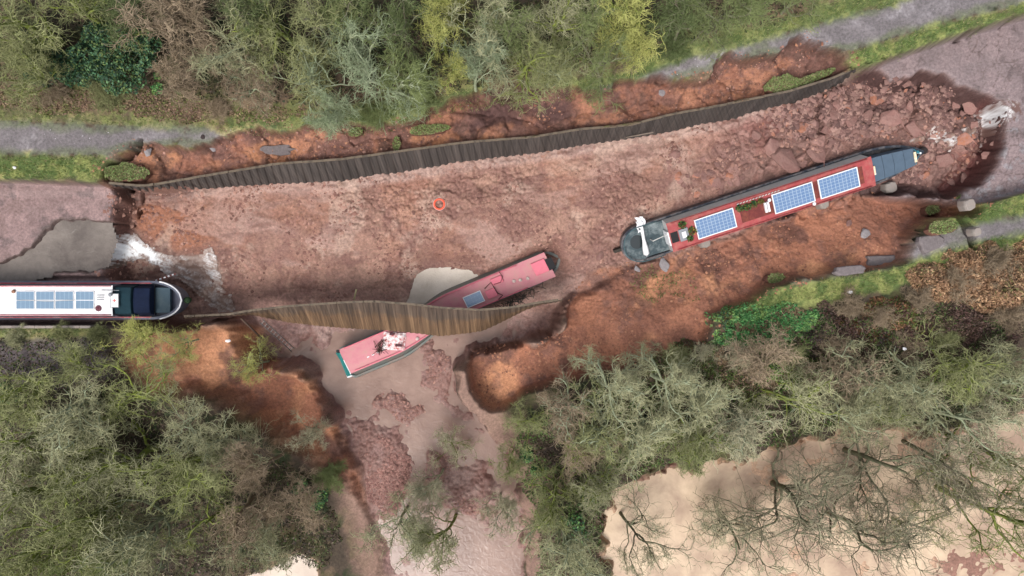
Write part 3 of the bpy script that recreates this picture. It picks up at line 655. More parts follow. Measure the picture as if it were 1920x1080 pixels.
def roofsheet(mb, x0, x1, w, z1, wt, camber=0.05, seg=12, th=0.03):
    V = []; F = []; ys_ = [-w, -w * .5, 0, w * .5, w]; m = 10
    for i in range(seg + 1):
        x = x0 + (x1 - x0) * i / seg
        for dz in (th, 0.004):
            V += [(x, y, z1 + camber * (1 - (y / wt) ** 2) + dz) for y in ys_]
    for i in range(seg):
        a = i * m; b = a + m
        for k in range(4): F.append((a + k, b + k, b + k + 1, a + k + 1)); F.append((a + 5 + k + 1, b + 5 + k + 1, b + 5 + k, a + 5 + k))
        F.append((a, a + 5, b + 5, b)); F.append((a + 4, b + 4, b + 9, a + 9))
    for a in (0, seg * m):
        for k in range(4): F.append((a + k, a + k + 1, a + 5 + k + 1, a + 5 + k))
    mb.add(V, F)

def pv_mat(name, cell, line, dark, nx, ny, gap=0.09):
    """solar cells: a procedural grid in the panel's own coordinates"""
    m = bpy.data.materials.new(name); m.use_nodes = True; t = m.node_tree; N = t.nodes; L = t.links
    b = N['Principled BSDF']; b.inputs['Roughness'].default_value = 0.22; b.inputs['Specular IOR Level'].default_value = 0.6
    tc = N.new('ShaderNodeTexCoord'); mp = N.new('ShaderNodeMapping'); mp.inputs['Scale'].default_value = (nx, ny, 1); L.new(tc.outputs['Generated'], mp.inputs[0])
    fr = N.new('ShaderNodeVectorMath'); fr.operation = 'FRACTION'; L.new(mp.outputs[0], fr.inputs[0])
    sb = N.new('ShaderNodeVectorMath'); sb.operation = 'SUBTRACT'; L.new(fr.outputs[0], sb.inputs[0]); sb.inputs[1].default_value = (.5, .5, .5)
    ab = N.new('ShaderNodeVectorMath'); ab.operation = 'ABSOLUTE'; L.new(sb.outputs[0], ab.inputs[0])
    sp = N.new('ShaderNodeSeparateXYZ'); L.new(ab.outputs[0], sp.inputs[0])
    mx = N.new('ShaderNodeMath'); mx.operation = 'MAXIMUM'; L.new(sp.outputs[0], mx.inputs[0]); L.new(sp.outputs[1], mx.inputs[1])
    ad = N.new('ShaderNodeMath'); ad.operation = 'ADD'; L.new(sp.outputs[0], ad.inputs[0]); L.new(sp.outputs[1], ad.inputs[1])
    g1 = N.new('ShaderNodeMath'); g1.operation = 'GREATER_THAN'; g1.inputs[1].default_value = 0.5 - gap / 2; L.new(mx.outputs[0], g1.inputs[0])
    g2 = N.new('ShaderNodeMath'); g2.operation = 'GREATER_THAN'; g2.inputs[1].default_value = 0.84; L.new(ad.outputs[0], g2.inputs[0])
    gm_ = N.new('ShaderNodeMath'); gm_.operation = 'MAXIMUM'; L.new(g1.outputs[0], gm_.inputs[0]); L.new(g2.outputs[0], gm_.inputs[1])
    n = N.new('ShaderNodeTexNoise'); n.inputs['Scale'].default_value = 3; n.inputs['Detail'].default_value = 5; L.new(tc.outputs['Object'], n.inputs[0])
    c = N.new('ShaderNodeMix'); c.data_type = 'RGBA'; L.new(n.outputs[0], c.inputs[0]); c.inputs[6].default_value = (*cell, 1); c.inputs[7].default_value = (*dark, 1)
    c2 = N.new('ShaderNodeMix'); c2.data_type = 'RGBA'; L.new(gm_.outputs[0], c2.inputs[0]); L.new(c.outputs[2], c2.inputs[6]); c2.inputs[7].default_value = (*line, 1)
    L.new(c2.outputs[2], b.inputs[0]); return m
M_PV = pv_mat('blue_cells', S(88, 122, 168), S(162, 182, 206), S(120, 146, 178), 10, 6, 0.12)
M_PVG = pv_mat('grey_cells', S(118, 146, 172), S(150, 176, 196), S(104, 134, 162), 4, 9, 0.10)
M_PVP = pv_mat('plain_cells', S(142, 172, 206), S(160, 186, 214), S(130, 160, 196), 5, 3, 0.05)
MUD = tuple(S(150, 118, 106)); MUDD = tuple(S(110, 84, 74))
M_WHITEP = mat('white_paint', (0.78, 0.78, 0.8), 0.4, 0.5, dirt=tuple(S(190, 186, 184)), dirt_amt=0.5, dirt_scale=1.5)
M_WHITE = mat('white_frame', (0.72, 0.73, 0.75), 0.5, 0.4)
M_REDT = mat('pink_red_trim', S(196, 84, 96), 0.5, dirt=tuple(S(220, 190, 190)), dirt_amt=0.6, dirt_scale=2.5)
M_GHULL = mat('grey_hull', S(92, 98, 116), 0.5, 0.4, dirt=tuple(S(124, 122, 130)), dirt_amt=0.7, dirt_scale=2)
M_TEALC = mat('teal_canvas', S(26, 52, 62), 0.85, 0.2, noise=0.25, nscale=2, bump=0.4, bscale=5)
M_NAVY = mat('navy_canvas', S(18, 30, 56), 0.85, 0.2, noise=0.25, nscale=2, bump=0.4, bscale=5)
M_GREYDK = mat('slate_deck', S(64, 84, 96), 0.7, dirt=tuple(S(98, 112, 116)), dirt_amt=0.6)
M_BLACK = mat('black_paint_and_hatch_dark', (0.008, 0.008, 0.01), 0.6)
M_REDROOF = mat('oxide_red_roof', S(166, 72, 74), 0.6, 0.4, noise=0.25, nscale=3, dirt=tuple(S(176, 116, 106)), dirt_amt=0.8, dirt_scale=2.2)
M_REDDK = mat('brown_roof_strip', S(112, 50, 48), 0.7, noise=0.3, nscale=4, dirt=tuple(S(140, 84, 60)), dirt_amt=0.7, dirt_scale=2)
M_BLUEBK = mat('blue_black_hull', S(26, 38, 54), 0.45, 0.5, dirt=tuple(S(140, 134, 132)), dirt_amt=0.9, dirt_scale=2)
M_CABG = mat('grey_green_cabin', S(206, 206, 206), 0.6, dirt=tuple(S(186, 172, 164)), dirt_amt=0.7, dirt_scale=1.6)
M_DTEAL = mat('muddy_teal_deck', S(40, 62, 70), 0.5, 0.5, dirt=tuple(S(150, 162, 164)), dirt_amt=0.85, dirt_scale=1.3)
M_CRATCH = mat('slate_cratch_canvas', S(82, 100, 118), 0.75, 0.3, noise=0.12, nscale=3)
M_YEL = mat('cream_yellow_board', S(226, 196, 140), 0.6, col2=S(240, 232, 220), nscale=9)
M_CYAN = mat('cyan_rope', S(60, 150, 170), 0.8)
M_ROPE = mat('white_rope', S(206, 204, 200), 0.9)
M_PINK = mat('faded_pink_roof', S(210, 138, 147), 0.65, 0.3, noise=0.2, nscale=1.5, dirt=tuple(S(186, 146, 138)), dirt_amt=0.9, dirt_scale=1.5)
M_PINKH = mat('hot_pink_hatch', S(226, 120, 138), 0.55, 0.4, noise=0.1, nscale=3)
M_GREENG = mat('green_grey_hull', S(112, 120, 116), 0.6, 0.4, dirt=MUD, dirt_amt=0.75, dirt_scale=1.6)
M_TEAL = mat('teal_paint', S(30, 122, 120), 0.5, 0.4, dirt=tuple(S(110, 150, 146)), dirt_amt=0.4)
M_BRASS = mat('dull_brass', S(150, 110, 90), 0.5, metal=0.3)
M_GREY = mat('grey_metal', S(140, 144, 150), 0.5)

def panel(parent, x, y, z, lx, ly, mt, frame=0.035, thick=0.04, warp=None, name='solar_panel'):
    mb = MB(); mb.warp = warp; mb.box(x - lx / 2, x + lx / 2, y - ly / 2, y + ly / 2, z, z + thick)
    o = mb.build(name, mt, parent)
    f = MB(); f.warp = warp; e = frame
    f.box(x - lx / 2 - e, x + lx / 2 + e, y - ly / 2 - e, y - ly / 2 - .001, z - .01, z + thick + .012); f.box(x - lx / 2 - e, x + lx / 2 + e, y + ly / 2 + .001, y + ly / 2 + e, z - .01, z + thick + .012)
    f.box(x - lx / 2 - e, x - lx / 2 - .001, y - ly / 2, y + ly / 2, z - .01, z + thick + .012); f.box(x + lx / 2 + .001, x + lx / 2 + e, y - ly / 2, y + ly / 2, z - .01, z + thick + .012)
    f.build('frame', M_WHITE, o); return o
def mushroom(parent, x, y, z, m, warp=None):
    mb = MB(); mb.warp = warp; mb.lathe((x, y), [(0.04, z), (0.04, z + .06), (0.11, z + .07), (0.10, z + .10), (0.04, z + .125)], 14); return mb.build('mushroom_vent', m, parent, True)

# ----- white-roofed boat, left: bow overhangs the crater
def boat_left():
    L = 17.0; zbase = -1.80
    bx = W(341, 563, -0.6)[0] - L / 2; by = W(0, 563.5, 0.2)[1]
    r = empty('narrowboat', (bx, by, zbase), (0, math.radians(0.5), 0)); tag(r, 'white-roofed narrowboat with eight solar panels, its bow overhanging the crater edge', 'boat')
    ol = outline(L, 1.9, 0.9, 1.10, e1=2.2, e2=0.5, e3=0.02)
    ol = [(x, w) for x, w in ol]
    m = MB(); hull(m, ol, 1.05, 0.13, 0.7, lambda x: 0.22 * max(0, (x - L / 2 + 3) / 3) ** 2); m.build('hull', M_GHULL, r)
    xb = L / 2
    # white bow band
    t = MB(); seg = [(x, w) for x, w in ol if x > xb - 1.35]
    pts = [(x, -w, 1.12 + 0.22 * max(0, (x - xb + 3) / 3) ** 2) for x, w in seg] + [(x, w, 1.12 + 0.22 * max(0, (x - xb + 3) / 3) ** 2) for x, w in seg[::-1]]
    t.tube(pts, 0.045, 6); t.build('bow_rail', M_WHITE, r, True)
    d = MB(); d.box(xb - 1.9, xb - 0.75, -0.72, 0.72, 0.9, 1.12); d.build('fore_deck', M_GREYDK, r, bevel=.03)
    x1 = xb - 3.55
    c = MB(); cabin(c, -L / 2 + 1.6, x1, 0.94, 0.80, 1.0, 1.95); c.build('cabin', M_GHULL, r)
    rf = MB(); roofsheet(rf, -L / 2 + 1.55, x1 + .05, 0.84, 1.96, 0.84); rf = rf.build('roof', M_WHITEP, r)
    for s in (-1, 1):
        h = MB(); h.tube([(-L / 2 + 1.8, s * .80, 2.06), (x1, s * .80, 2.06)], 0.028, 6); h.build('handrail', M_REDT, r, True)
        e = MB(); e.box(-L / 2 + 1.6, xb - 1.8, s * .97 - .03, s * .97 + .03, 1.045, 1.085); e.build('gunwale_stripe', M_REDT, r)
    # canvas cover over the well deck
    c = MB(); cabin(c, x1 + .06, xb - 2.55, 0.90, 0.74, 1.0, 1.83, 6, 0.10); c.build('canvas_cover', M_TEALC, r, bevel=.05)
    c = MB(); cabin(c, xb - 2.54, xb - 1.6, 0.88, 0.70, 0.98, 1.66, 6, 0.08); c.build('canvas_cover', M_NAVY, r, bevel=.05)
    c = MB(); c.tube([(xb - 1.57, -.9, 1.2), (xb - 1.57, .9, 1.2)], .025); c.build('deck_bar', M_BLACK, r)
    # panels, x of photo pixel
    def lx(px): return W(px, 0, 0.3)[0] - bx
    cols = [(29, 63), (66, 100), (102, 136), (140, 174)]
    for a, b in cols:
        for s in (-1, 1):
            panel(r, (lx(a) + lx(b)) / 2, s * 0.245 + .02, 2.03, lx(b) - lx(a) - .03, 0.45, M_PVG, 0.02)
    wire = MB(); wire.tube([(lx(30), .02, 2.09), (lx(60), .0, 2.1), (lx(90), -.04, 2.1), (lx(120), 0, 2.1), (lx(140), .02, 2.1)], .012, 5); wire.build('cable', M_ROPE, r)
    mushroom(r, lx(24), .50, 2.0, M_BRASS)
    mb = MB(); mb.lathe((lx(182), -.43), [(.17, 2.0), (.17, 2.06), (.13, 2.1), (.11, 2.06), (.06, 2.12), (.03, 2.16)], 20); mb.build('chimney_collar', mat('maroon_paint', S(110, 62, 76), .6), r, True)
    hb = MB(); hb.box(lx(206), lx(220), -.36, .36, 2.0, 2.1); hb = hb.build('roof_hatch', M_WHITEP, r, bevel=.02)
    f = MB(); 
    for yy in (-.38, .38): f.tube([(lx(205), yy, 2.1), (lx(221), yy, 2.1)], .016, 5)
    f.tube([(lx(205), -.38, 2.1), (lx(205), .38, 2.1)], .016, 5); f.build('hatch_frame', M_GREY, hb)
    f = MB(); f.box(lx(213) - .025, lx(213) + .025, -.09, .09, 2.1, 2.112); f.box(lx(213) - .09, lx(213) + .09, -.025, .025, 2.1, 2.115); f.build('cross_mark', mat('cross_red', S(214, 120, 116), .6), hb)
    mushroom(r, lx(206), .33, 2.08, M_GREY)
    for k in range(3):
        f = MB(); f.tube([(lx(179), .30 - k * .12, 2.05), (lx(193), .30 - k * .12, 2.05)], .022, 6); f.build('vent_grille', M_GREY, r)
    f = MB(); f.tube([(lx(188), .58, 2.06), (lx(221), .56, 2.06)], .018, 6); f.build('boat_pole', M_GREY, r)
    f = MB(); f.lathe((xb + .16, 0), [(.02, 0.72), (.16, 0.76), (.19, .92), (.17, 1.08), (.06, 1.14)], 14); f.build('bow_fender', mat('green_fender', S(40, 62, 38), .9), r, True)
boat_left()

# ----- long red-roofed boat, right
def leafball(name, loc, n, rad, cols, sz, label, cat, parent=None, flat=0.6, group=None, seed=1, pot=None):
    rng = np.random.RandomState(seed)
    p = rng.normal(size=(n, 3)); p /= np.linalg.norm(p, axis=1)[:, None]; p *= (rng.rand(n, 1) ** 0.5); p *= np.array([rad[0], rad[1], rad[2]]); p[:, 2] += rad[2] * flat
    V, F, Cc = leaves(p, sz, cols, rng)
    root = empty(name, loc); tag(root, label, cat, group)
    o = mesh_np('foliage', V, F, M_LEAF, root, cols=Cc)
    return root
M_LEAF = mat('leaf', attr=True, rough=0.6, spec=0.3)
def leaves(p, sz, cols, rng, aspect=0.6):
    n = len(p); a = rng.normal(size=(n, 3)); a /= np.linalg.norm(a, axis=1)[:, None]
    u = np.array([0, 0, 1.0]) + rng.normal(size=(n, 3)) * 0.75; b = np.cross(a, u); b /= np.linalg.norm(b, axis=1)[:, None] + 1e-9
    s = (sz * (0.5 + rng.rand(n)))[:, None]
    V = np.stack([p - a * s, p + b * s * aspect, p + a * s, p - b * s * aspect], 1).reshape(-1, 3)
    F = np.arange(4 * n).reshape(-1, 4)
    cols = np.asarray(cols); c = cols[rng.randint(len(cols), size=n)] * (0.7 + 0.6 * rng.rand(n, 1))
    return V, F, np.repeat(c, 4, axis=0)

def boat_right():
    z0 = -3.55
    A = W(1160, 466, -2.4); B = W(1722, 281, -2.4)
    L = math.hypot(B[0] - A[0], B[1] - A[1]); ang = math.atan2(B[1] - A[1], B[0] - A[0])
    cx, cy = (A[0] + B[0]) / 2, (A[1] + B[1]) / 2
    rot = (Matrix.Rotation(ang, 4, 'Z') @ Matrix.Rotation(math.radians(15), 4, 'X')).to_euler()
    # roll: top goes to the south (right-hand side looking to the bow is south)
    r = empty('narrowboat', (cx + 0.1, cy + 0.22, z0), rot); tag(r, 'long red-roofed narrowboat with three blue solar panels lying tilted in the crater', 'boat')
    ol = outline(L, 3.6, 1.15, 1.10, e1=2.5, e2=0.8, e3=0.03)
    m = MB(); hull(m, ol, 1.15, 0.11, 0.75, lambda x: 0.25 * max(0, (x - L / 2 + 4) / 4) ** 2); m.build('hull', M_BLUEBK, r)
    h = L / 2; xs0 = -h + 2.75; xc1 = h - 3.6
    sdk = MB(); sdk.box(-h + 1.0, xs0 + .1, -.93, .93, .85, 1.12); sdk.box(-h + .35, -h + 1.0, -.62, .62, .85, 1.10)
    pts = [(x * .985, w * .9) for x, w in ol if x < -h + 1.2]; 
    ring = [(x, -w, 1.13) for x, w in pts] + [(x, w, 1.13) for x, w in pts[::-1]]
    sdk.add(ring, [tuple(range(len(ring)))]); sdk.build('stern_deck', M_DTEAL, r)
    ol2 = [(x, w) for x, w in ol if x < xs0]
    rail = MB(); rail.tube([(x * .99, -w * .96, 1.45) for x, w in ol2][::-1] + [(x * .99, w * .96, 1.45) for x, w in ol2], .03, 6)
    for x, w in ol2[::5]:
        for s in (-1, 1): rail.tube([(x * .99, s * w * .96, 1.12), (x * .99, s * w * .96, 1.45)], .018, 5)
    rail.build('stern_rail', mat('rail_slate', S(70, 98, 104), .5), r, True)
    wl = MB(); wl.cyl((-h + 1.0, .15), .42, 1.125, 1.14, 20); wl.build('deck_hatch', M_BLACK if False else mat('wet_black', S(34, 44, 48), .2, .6), r)
    c = MB(); cabin(c, xs0, xc1, 0.95, 0.84, 1.1, 2.02, 20); c.build('cabin', M_CABG, r)
    rf = MB(); roofsheet(rf, xs0 - .05, xc1 + .05, 0.88, 2.03, 0.88, seg=20); rf.build('roof', M_REDROOF, r)
    st = MB(); st.box(-h + 7.0, h - 4.2, -.50, .50, 2.1, 2.118); st.build('roof_strip', M_REDDK, r)
    for s in (-1, 1):
        hr = MB(); hr.tube([(xs0 + .2, s * .82, 2.14), (xc1 - .2, s * .82, 2.14)], .026, 6); hr.build('handrail', M_REDROOF, r, True)
    # along-axis coordinate of a photo point
    ca, sa = math.cos(ang), math.sin(ang)
    def ax(px, py):
        X0, Y0 = W(px, py, -1.4); dx, dy = X0 - cx - 0.1, Y0 - cy - 0.22
        return dx * ca + dy * sa, (-dx * sa + dy * ca)
    sh = -math.sin(math.radians(-11)) * 2.1     # the tilt carries the roof south by this much
    def rp(px, py):
        u, v = ax(px, py); return u, max(-.8, min(.8, v + 0.40))
    for (px, py, ln, wd) in ((1338, 407, 2.25, 1.08), (1484, 358, 2.35, 1.08), (1569, 330, 2.3, 1.08)):
        u, v = rp(px, py); panel(r, u, 0.0, 2.17, ln, wd, M_PV, 0.05)
    # grey sliding hatch and black opening at the stern end
    u, v = rp(1262, 432); b = MB(); b.box(u - .22, u + .22, -.34, .28, 2.10, 2.125); b.build('hatch_opening', M_BLACK, r)  # black slab; the shade inside the open hatch is its colour
    u, v = rp(1279, 427); b = MB(); b.box(u - .28, u + .28, -.40, .32, 2.10, 2.2); hh = b.build('sliding_hatch', M_GREY, r, bevel=.02)
    b = MB(); b.box(u - .12, u + .12, -.22, .14, 2.2, 2.24); b.build('skylight', M_WHITE, hh, bevel=.01)
    b = MB(); b.box(xs0 - .12, xs0 - .05, -.48, .36, 1.2, 2.05); b.build('cabin_door', M_WHITE, r)
    b = MB(); b.tube([(xs0 - .95, .05, 1.7), (xs0 - .1, .2, 1.85)], [.03, .02], 6); b.tube([(xs0 - .95, .05, 1.1), (xs0 - .95, .05, 1.72)], .03, 6); b.build('tiller', M_ROPE, r)
    for (px, py, mt_) in ((1440, 370, M_WHITE), (1528, 375, M_WHITE)):
        u, v = rp(px, py); mushroom(r, u, v if py < 372 else -.72, 2.12, mt_)
    # red/white rope lying on the north roof edge
    b = MB()
    for k in range(14):
        u = -h + 6.9 + k * .19; b.tube([(u, .66, 2.16), (u + .11, .70, 2.16)], .03, 5)
    b.build('coiled_rope', M_ROPE, r)
    # second row of dashes on the hull side
    fb = MB(); fb.tube([(xs0 + 2.2, -.99, 1.2), (-h + 7.2, -1.0, 1.2)], .03, 6); fb.build('side_rail', M_GREY, r, True); fb = MB(); fb.tube([(-h + 9, -.99, 1.2), (-h + 12, -1.0, 1.2)], .03, 6); fb.build('side_rail', M_GREY, r, True)
    # cratch cover: five canvas sections between bow well and cabin
    x0 = xc1 + .1; n = 4; sl = 0.64
    tw = [0.72, 0.69, .64, .58, .50]
    for k in range(n):
        a = x0 + k * sl; V = []
        for (x, w_) in ((a + .012, tw[k]), (a + sl - .012, tw[k + 1])):
            V += [(x, -w_ - .03, 1.3), (x, -w_, 1.90), (x, 0, 1.97), (x, w_, 1.90), (x, w_ + .03, 1.3)]
        mb = MB(); mb.add(V, [(0, 5, 6, 1), (1, 6, 7, 2), (2, 7, 8, 3), (3, 8, 9, 4), (0, 1, 2, 3, 4), (9, 8, 7, 6, 5)]); mb.build('cratch_cover', M_CRATCH, r)
    for xx, w_ in ((x0 - .0, .26), (x0 + n * sl - .05, .30)):
        mb = MB(); mb.box(xx - .05, xx + .09, -w_, w_, 1.99, 2.05); mb.build('name_board', M_YEL, r)
    mb = MB(); mb.box(h - .95, h - .4, -.24, .24, 1.0, 1.2); mb.build('fore_deck', M_BLUEBK, r)
    rp_ = MB(); rp_.tube([(x0 + n * sl, .45, 1.95), (h - .5, .16, 1.5), (h - .25, 0, 1.52)], .022, 5); rp_.tube([(x0 + n * sl, -.45, 1.95), (h - .45, -.14, 1.5)], .022, 5)
    rp_.tube([(h - .62, -.1, 1.45), (h - .4, .18, 1.47), (h - .3, -.05, 1.5), (h - .5, .1, 1.5)], .03, 5); rp_.build('bow_rope', M_CYAN, r)
    mb = MB(); mb.tube([(h - .32, 0, 1.2), (h - .32, 0, 1.55)], .06, 8); mb.build('mooring_post', M_WHITE, r)
    mb = MB(); mb.lathe((h + .08, 0), [(.03, .9), (.2, .96), (.24, 1.15), (.2, 1.34), (.05, 1.4)], 14); mb.build('bow_fender', mat('dark_rope_fender', S(52, 46, 46), .95, noise=.4, nscale=20), r, True)
    mb = MB(); mb.box(-h - .42, -h + .05, -.16, .04, .5, .9); mb.build('rudder', mat('rudder_dark', S(62, 56, 50), .8), r, bevel=.03)
    # things on its roof and deck (they rest on the boat, so they are their own things)
    bpy.context.view_layer.update(); Mw = r.matrix_world
    def on(u, v, z): return Mw @ Vector((u, v, z))
    G = [S(40, 84, 44), S(70, 110, 50), S(28, 60, 36), S(96, 120, 60)]
    G2 = G + [S(200, 150, 60)]
    k = 0
    for (px, py, rx, lab, cl) in ((1275, 412, .26, 'leafy green plants by the grey sliding hatch on the red roof', G), (1297, 428, .28, 'green plants with orange flowers between hatch and solar panel', G2), (1293, 443, .22, 'small dark plants below the grey hatch on the red roof', G),
                                  (1385, 386, .28, 'dark leafy plant beside the right edge of the leftmost blue panel', G), (1398, 383, .24, 'green plant in the middle of the row on the red roof', G), (1411, 378, .22, 'tall dark plant at the end of the row on the red roof', G), (1424, 373, .18, 'yellow-green upright plant left of the white roof box', [S(120, 120, 50), S(90, 80, 40)])):
        u, v = ax(px, py); v = max(-.55, min(.55, v + .40)); p = on(u, v, 2.13); k += 1
        rt = leafball('roof_plant', p, 160, (rx, rx * .9, .2), cl, .055, lab, 'plant', seed=60 + k)
        pt = MB(); pt.lathe((0, 0), [(.10, -.01), (.15, .14), (.17, .16), (.14, .15)], 12); pt.build('pot', mat('plant_pot', S(110, 62, 44), .8), rt, True)
    u, v = ax(1436, 381); p = on(u, -.02, 2.12)
    rb = empty('roof_box', p, r.rotation_euler); tag(rb, 'small white twin roof box between the plants and the middle blue panel', 'box')
    mb = MB(); mb.box(-.14, -.03, -.3, .3, 0, .16); mb.box(.03, .14, -.3, .3, 0, .16); mb.box(-.03, .03, -.3, -.22, 0, .1); mb.build('box_body', M_WHITE, rb, bevel=.015)
    mb = MB(); mb.box(-.13, -.04, -.28, .28, .165, .18); mb.box(.04, .13, -.28, .28, .165, .18); mb.build('lid', M_WHITEP, rb)
    u, v = ax(1200, 428)
    um = empty('folded_parasol', on(-h + 1.35, .15, 1.14), (0, 0, math.radians(-78))); tag(um, 'white folded parasol lying across the muddy stern deck of the red-roofed boat', 'parasol')
    mb = MB(); mb.tube([(-1.15, .05, .45), (-1.0, .02, .46), (-.5, 0, .38), (0, 0, .3), (.5, 0, .22), (.85, 0, .2), (.95, 0, .2)], [.05, .07, .10, .09, .17, .18, .05], 10); mb.build('canopy', M_WHITEP, um, True)
    mb = MB()
    rs = random.Random(4)
    pts = []
    V = []; F = []
    nx_, ny_ = 9, 7
    for i in range(nx_):
        for j in range(ny_):
            V.append((-1.35 + i * .11 + rs.uniform(-.03, .03), -.28 + j * .09 + rs.uniform(-.03, .03), .42 + rs.uniform(0, .12)))
    for i in range(nx_ - 1):
        for j in range(ny_ - 1):
            if (i < 5 or j < 3) and rs.random() > .08: a = i * ny_ + j; F.append((a, a + 1, a + ny_ + 1, a + ny_))
    mb.add(V, F); mb.build('torn_fabric', M_WHITEP, um)
    mb = MB(); mb.tube([(.9, 0, .2), (1.05, 0, .18)], .03, 6); mb.build('handle', M_GREY, um)
boat_right()

# ----- pink-roofed boat, sunk under the ochre piling
def boat_mid():
    A = W(640, 683, -3.4); B = W(1052, 482, -3.4)
    L = math.hypot(B[0] - A[0], B[1] - A[1]); ang = math.atan2(B[1] - A[1], B[0] - A[0])
    cx, cy = (A[0] + B[0]) / 2, (A[1] + B[1]) / 2; h = L / 2
    def warp(v):
        x, y, z = v; t = max(0, min(1, (x + 4.2) / 4.6)); t = t * t * (3 - 2 * t)
        return (x, y + 0.95 * (t - .5) - 0.058 * (x - 0) + (z - 1.1) * (0.16 - 0.34 * t), z)
    r = empty('narrowboat', (cx, cy, -5.15), (Matrix.Rotation(ang, 4, 'Z') @ Matrix.Rotation(math.radians(1), 4, 'X')).to_euler()); tag(r, 'faded pink-roofed narrowboat sunk in mud and wedged beneath the ochre sheet piling', 'boat')
    def MW(): m = MB(); m.warp = warp; return m
    ol = outline(L, 2.0, 0.25, 1.05, e1=2.8, e2=0.8, e3=0.05); ol = [(-h, .9)] + ol[3:]
    m = MW(); hull(m, ol, 1.12, 0.12, 0.95, lambda x: 0.12 * max(0, (x - h + 3) / 3) ** 2); m.build('hull', M_GREENG, r)
    x0, x1 = -h + .35, h - 0.85
    c = MW(); cabin(c, x0, x1, .90, .78, 1.05, 1.98, 40, .05); c.build('cabin', M_GREENG, r)
    c = MW(); roofsheet(c, x0 - .03, x1 + .03, .81, 1.99, .81, seg=40); c.build('roof', M_PINK, r)
    for s in (-1, 1):
        hr = MW(); hr.tube([(x0 + .3 + k * .35, s * .75, 2.1) for k in range(int((L - 2.6) / .35))], .028, 6); hr.build('handrail', M_PINKH, r, True)
    c = MW(); c.add([(x0 - .04, -.9, 1.0), (x0 - .04, .84, 1.0), (x0 - .42, .78, 1.55), (x0 - .3, .2, 1.8), (x0 - .42, -.85, 1.6), (x0 - .04, -.86, 1.99), (x0 - .04, .6, 1.99)], [(0, 1, 2, 3, 4), (4, 3, 6, 5), (3, 2, 6), (2, 1, 6), (0, 4, 5)]); c.build('stern_panel', M_TEAL, r)
    c = MW(); c.box(x0 - .42, x0 - .1, -.92, -.72, 1.2, 1.62); c.build('stern_locker', M_WHITE, r, bevel=.02)
    c = MW(); c.tube([(x0 - .02, -.84, 2.02), (x0 - .02, .1, 2.05)], .03, 6); c.build('stern_trim', M_WHITE, r)
    c = MW(); c.cyl((x0 - .1, .74), .09, 1.9, 2.12, 12); c.build('gas_cap', M_BLACK, r)
    ca, sa = math.cos(ang), math.sin(ang)
    def ax(px, py):
        X0, Y0 = W(px, py, -3.1); dx, dy = X0 - cx, Y0 - cy; u, v = dx * ca + dy * sa, -dx * sa + dy * ca
        x = u; t = max(0, min(1, (x + 4.2) / 4.6)); t = t * t * (3 - 2 * t)
        return u, v - 0.95 * (t - .5) + 0.058 * x - (0.16 - 0.34 * t)
    u, v = ax(888, 560); panel(r, u, v, 2.08, 1.05, .62, M_PVP, .045, warp=warp)
    for (px, py, lx_, ly_) in ((921, 549, .62, .52), (931, 525, .72, .42), (1012, 500, .85, .8)):
        u, v = ax(px, py); c = MW(); c.box(u - lx_ / 2, u + lx_ / 2, v - ly_ / 2, v + ly_ / 2, 2.03, 2.16); c.build('roof_hatch', M_PINKH, r, bevel=.02)
    u, v = ax(1030, 494); c = MW(); c.box(u - .26, u + .26, v - .36, v + .36, 2.06, 2.12); c.build('hatch_opening', M_BLACK, r)  # opening drawn as a black slab, its inner shade painted on
    for (px, py) in ((975, 524), (963, 526), (782, 634), (989, 521)):
        u, v = ax(px, py); mushroom(r, u, v, 2.03, mat('mud_spattered_white', S(206, 186, 180), .6), warp)
    # spattered white marks, rope
    rp_ = MW(); P = [ax(*q) for q in ((908, 540), (920, 528), (932, 548), (942, 552), (934, 560))]; rp_.tube([(a, b, 2.17) for a, b in P], .03, 5)
    P = [ax(*q) for q in ((935, 508), (942, 517), (938, 528), (925, 532))]; rp_.tube([(a, b, 2.17) for a, b in P], .022, 5); rp_.build('mooring_rope', mat('dark_rope', S(84, 52, 52), .9), r)
    for k in range(6):
        rp_ = MW(); a, b = ax(690 + k * 9, 668 - k * 4); rp_.box(a - .07, a + .07, b - .03, b + .03, 2.05, 2.09); rp_.build('white_mark', M_WHITE, r)
    # crumpled cloth + branches on the roof
    bpy.context.view_layer.update(); Mw = r.matrix_world
    def on(px, py, z=2.08): a, b = ax(px, py); q = warp((a, b, z)); return Mw @ Vector(q)
    p = on(739, 637); cl = empty('crumpled_tarpaulin', p, (0, 0, math.radians(-2))); tag(cl, 'crumpled white and red patterned sheet heaped on the lower end of the pink roof', 'tarpaulin')
    n = 30; gx, gy = np.meshgrid(np.linspace(-.66, .66, n), np.linspace(-.58, .50, n)); zz = .10 + .10 * (fbm(gx + 5, gy + 9, .25, 3, 5) + 1) * .8 - .14 * ss(.6, 1, np.maximum(np.abs(gx) / .66, np.abs(gy) / .58)); 
    gx2 = gx + .05 * fbm(gx, gy, .3, 2, 8); gy2 = gy + .05 * fbm(gx, gy, .3, 2, 9)
    V = np.stack([gx2, gy2, zz], -1).reshape(-1, 3); id_ = np.arange(n * n).reshape(n, n)
    q = np.stack([id_[:-1, :-1], id_[:-1, 1:], id_[1:, 1:], id_[1:, :-1]], -1).reshape(-1, 4)
    mesh_np('folded_sheet', V, q, mat('patterned_white', (0.8, 0.78, 0.78), .8, col2=S(176, 84, 84), nscale=5.2, bump=.3, bscale=9), cl, True)
    m_rc = mat('dark_red_cloth', S(120, 60, 60), .9, col2=S(60, 50, 60), nscale=8); mb = MB(); mb.box(-.25, .05, .32, .48, .22, .3); mb.build('bundle', m_rc, cl, bevel=.03); mb = MB(); mb.box(.1, .5, -.35, -.2, .2, .28); mb.build('bundle', m_rc, cl, bevel=.03)
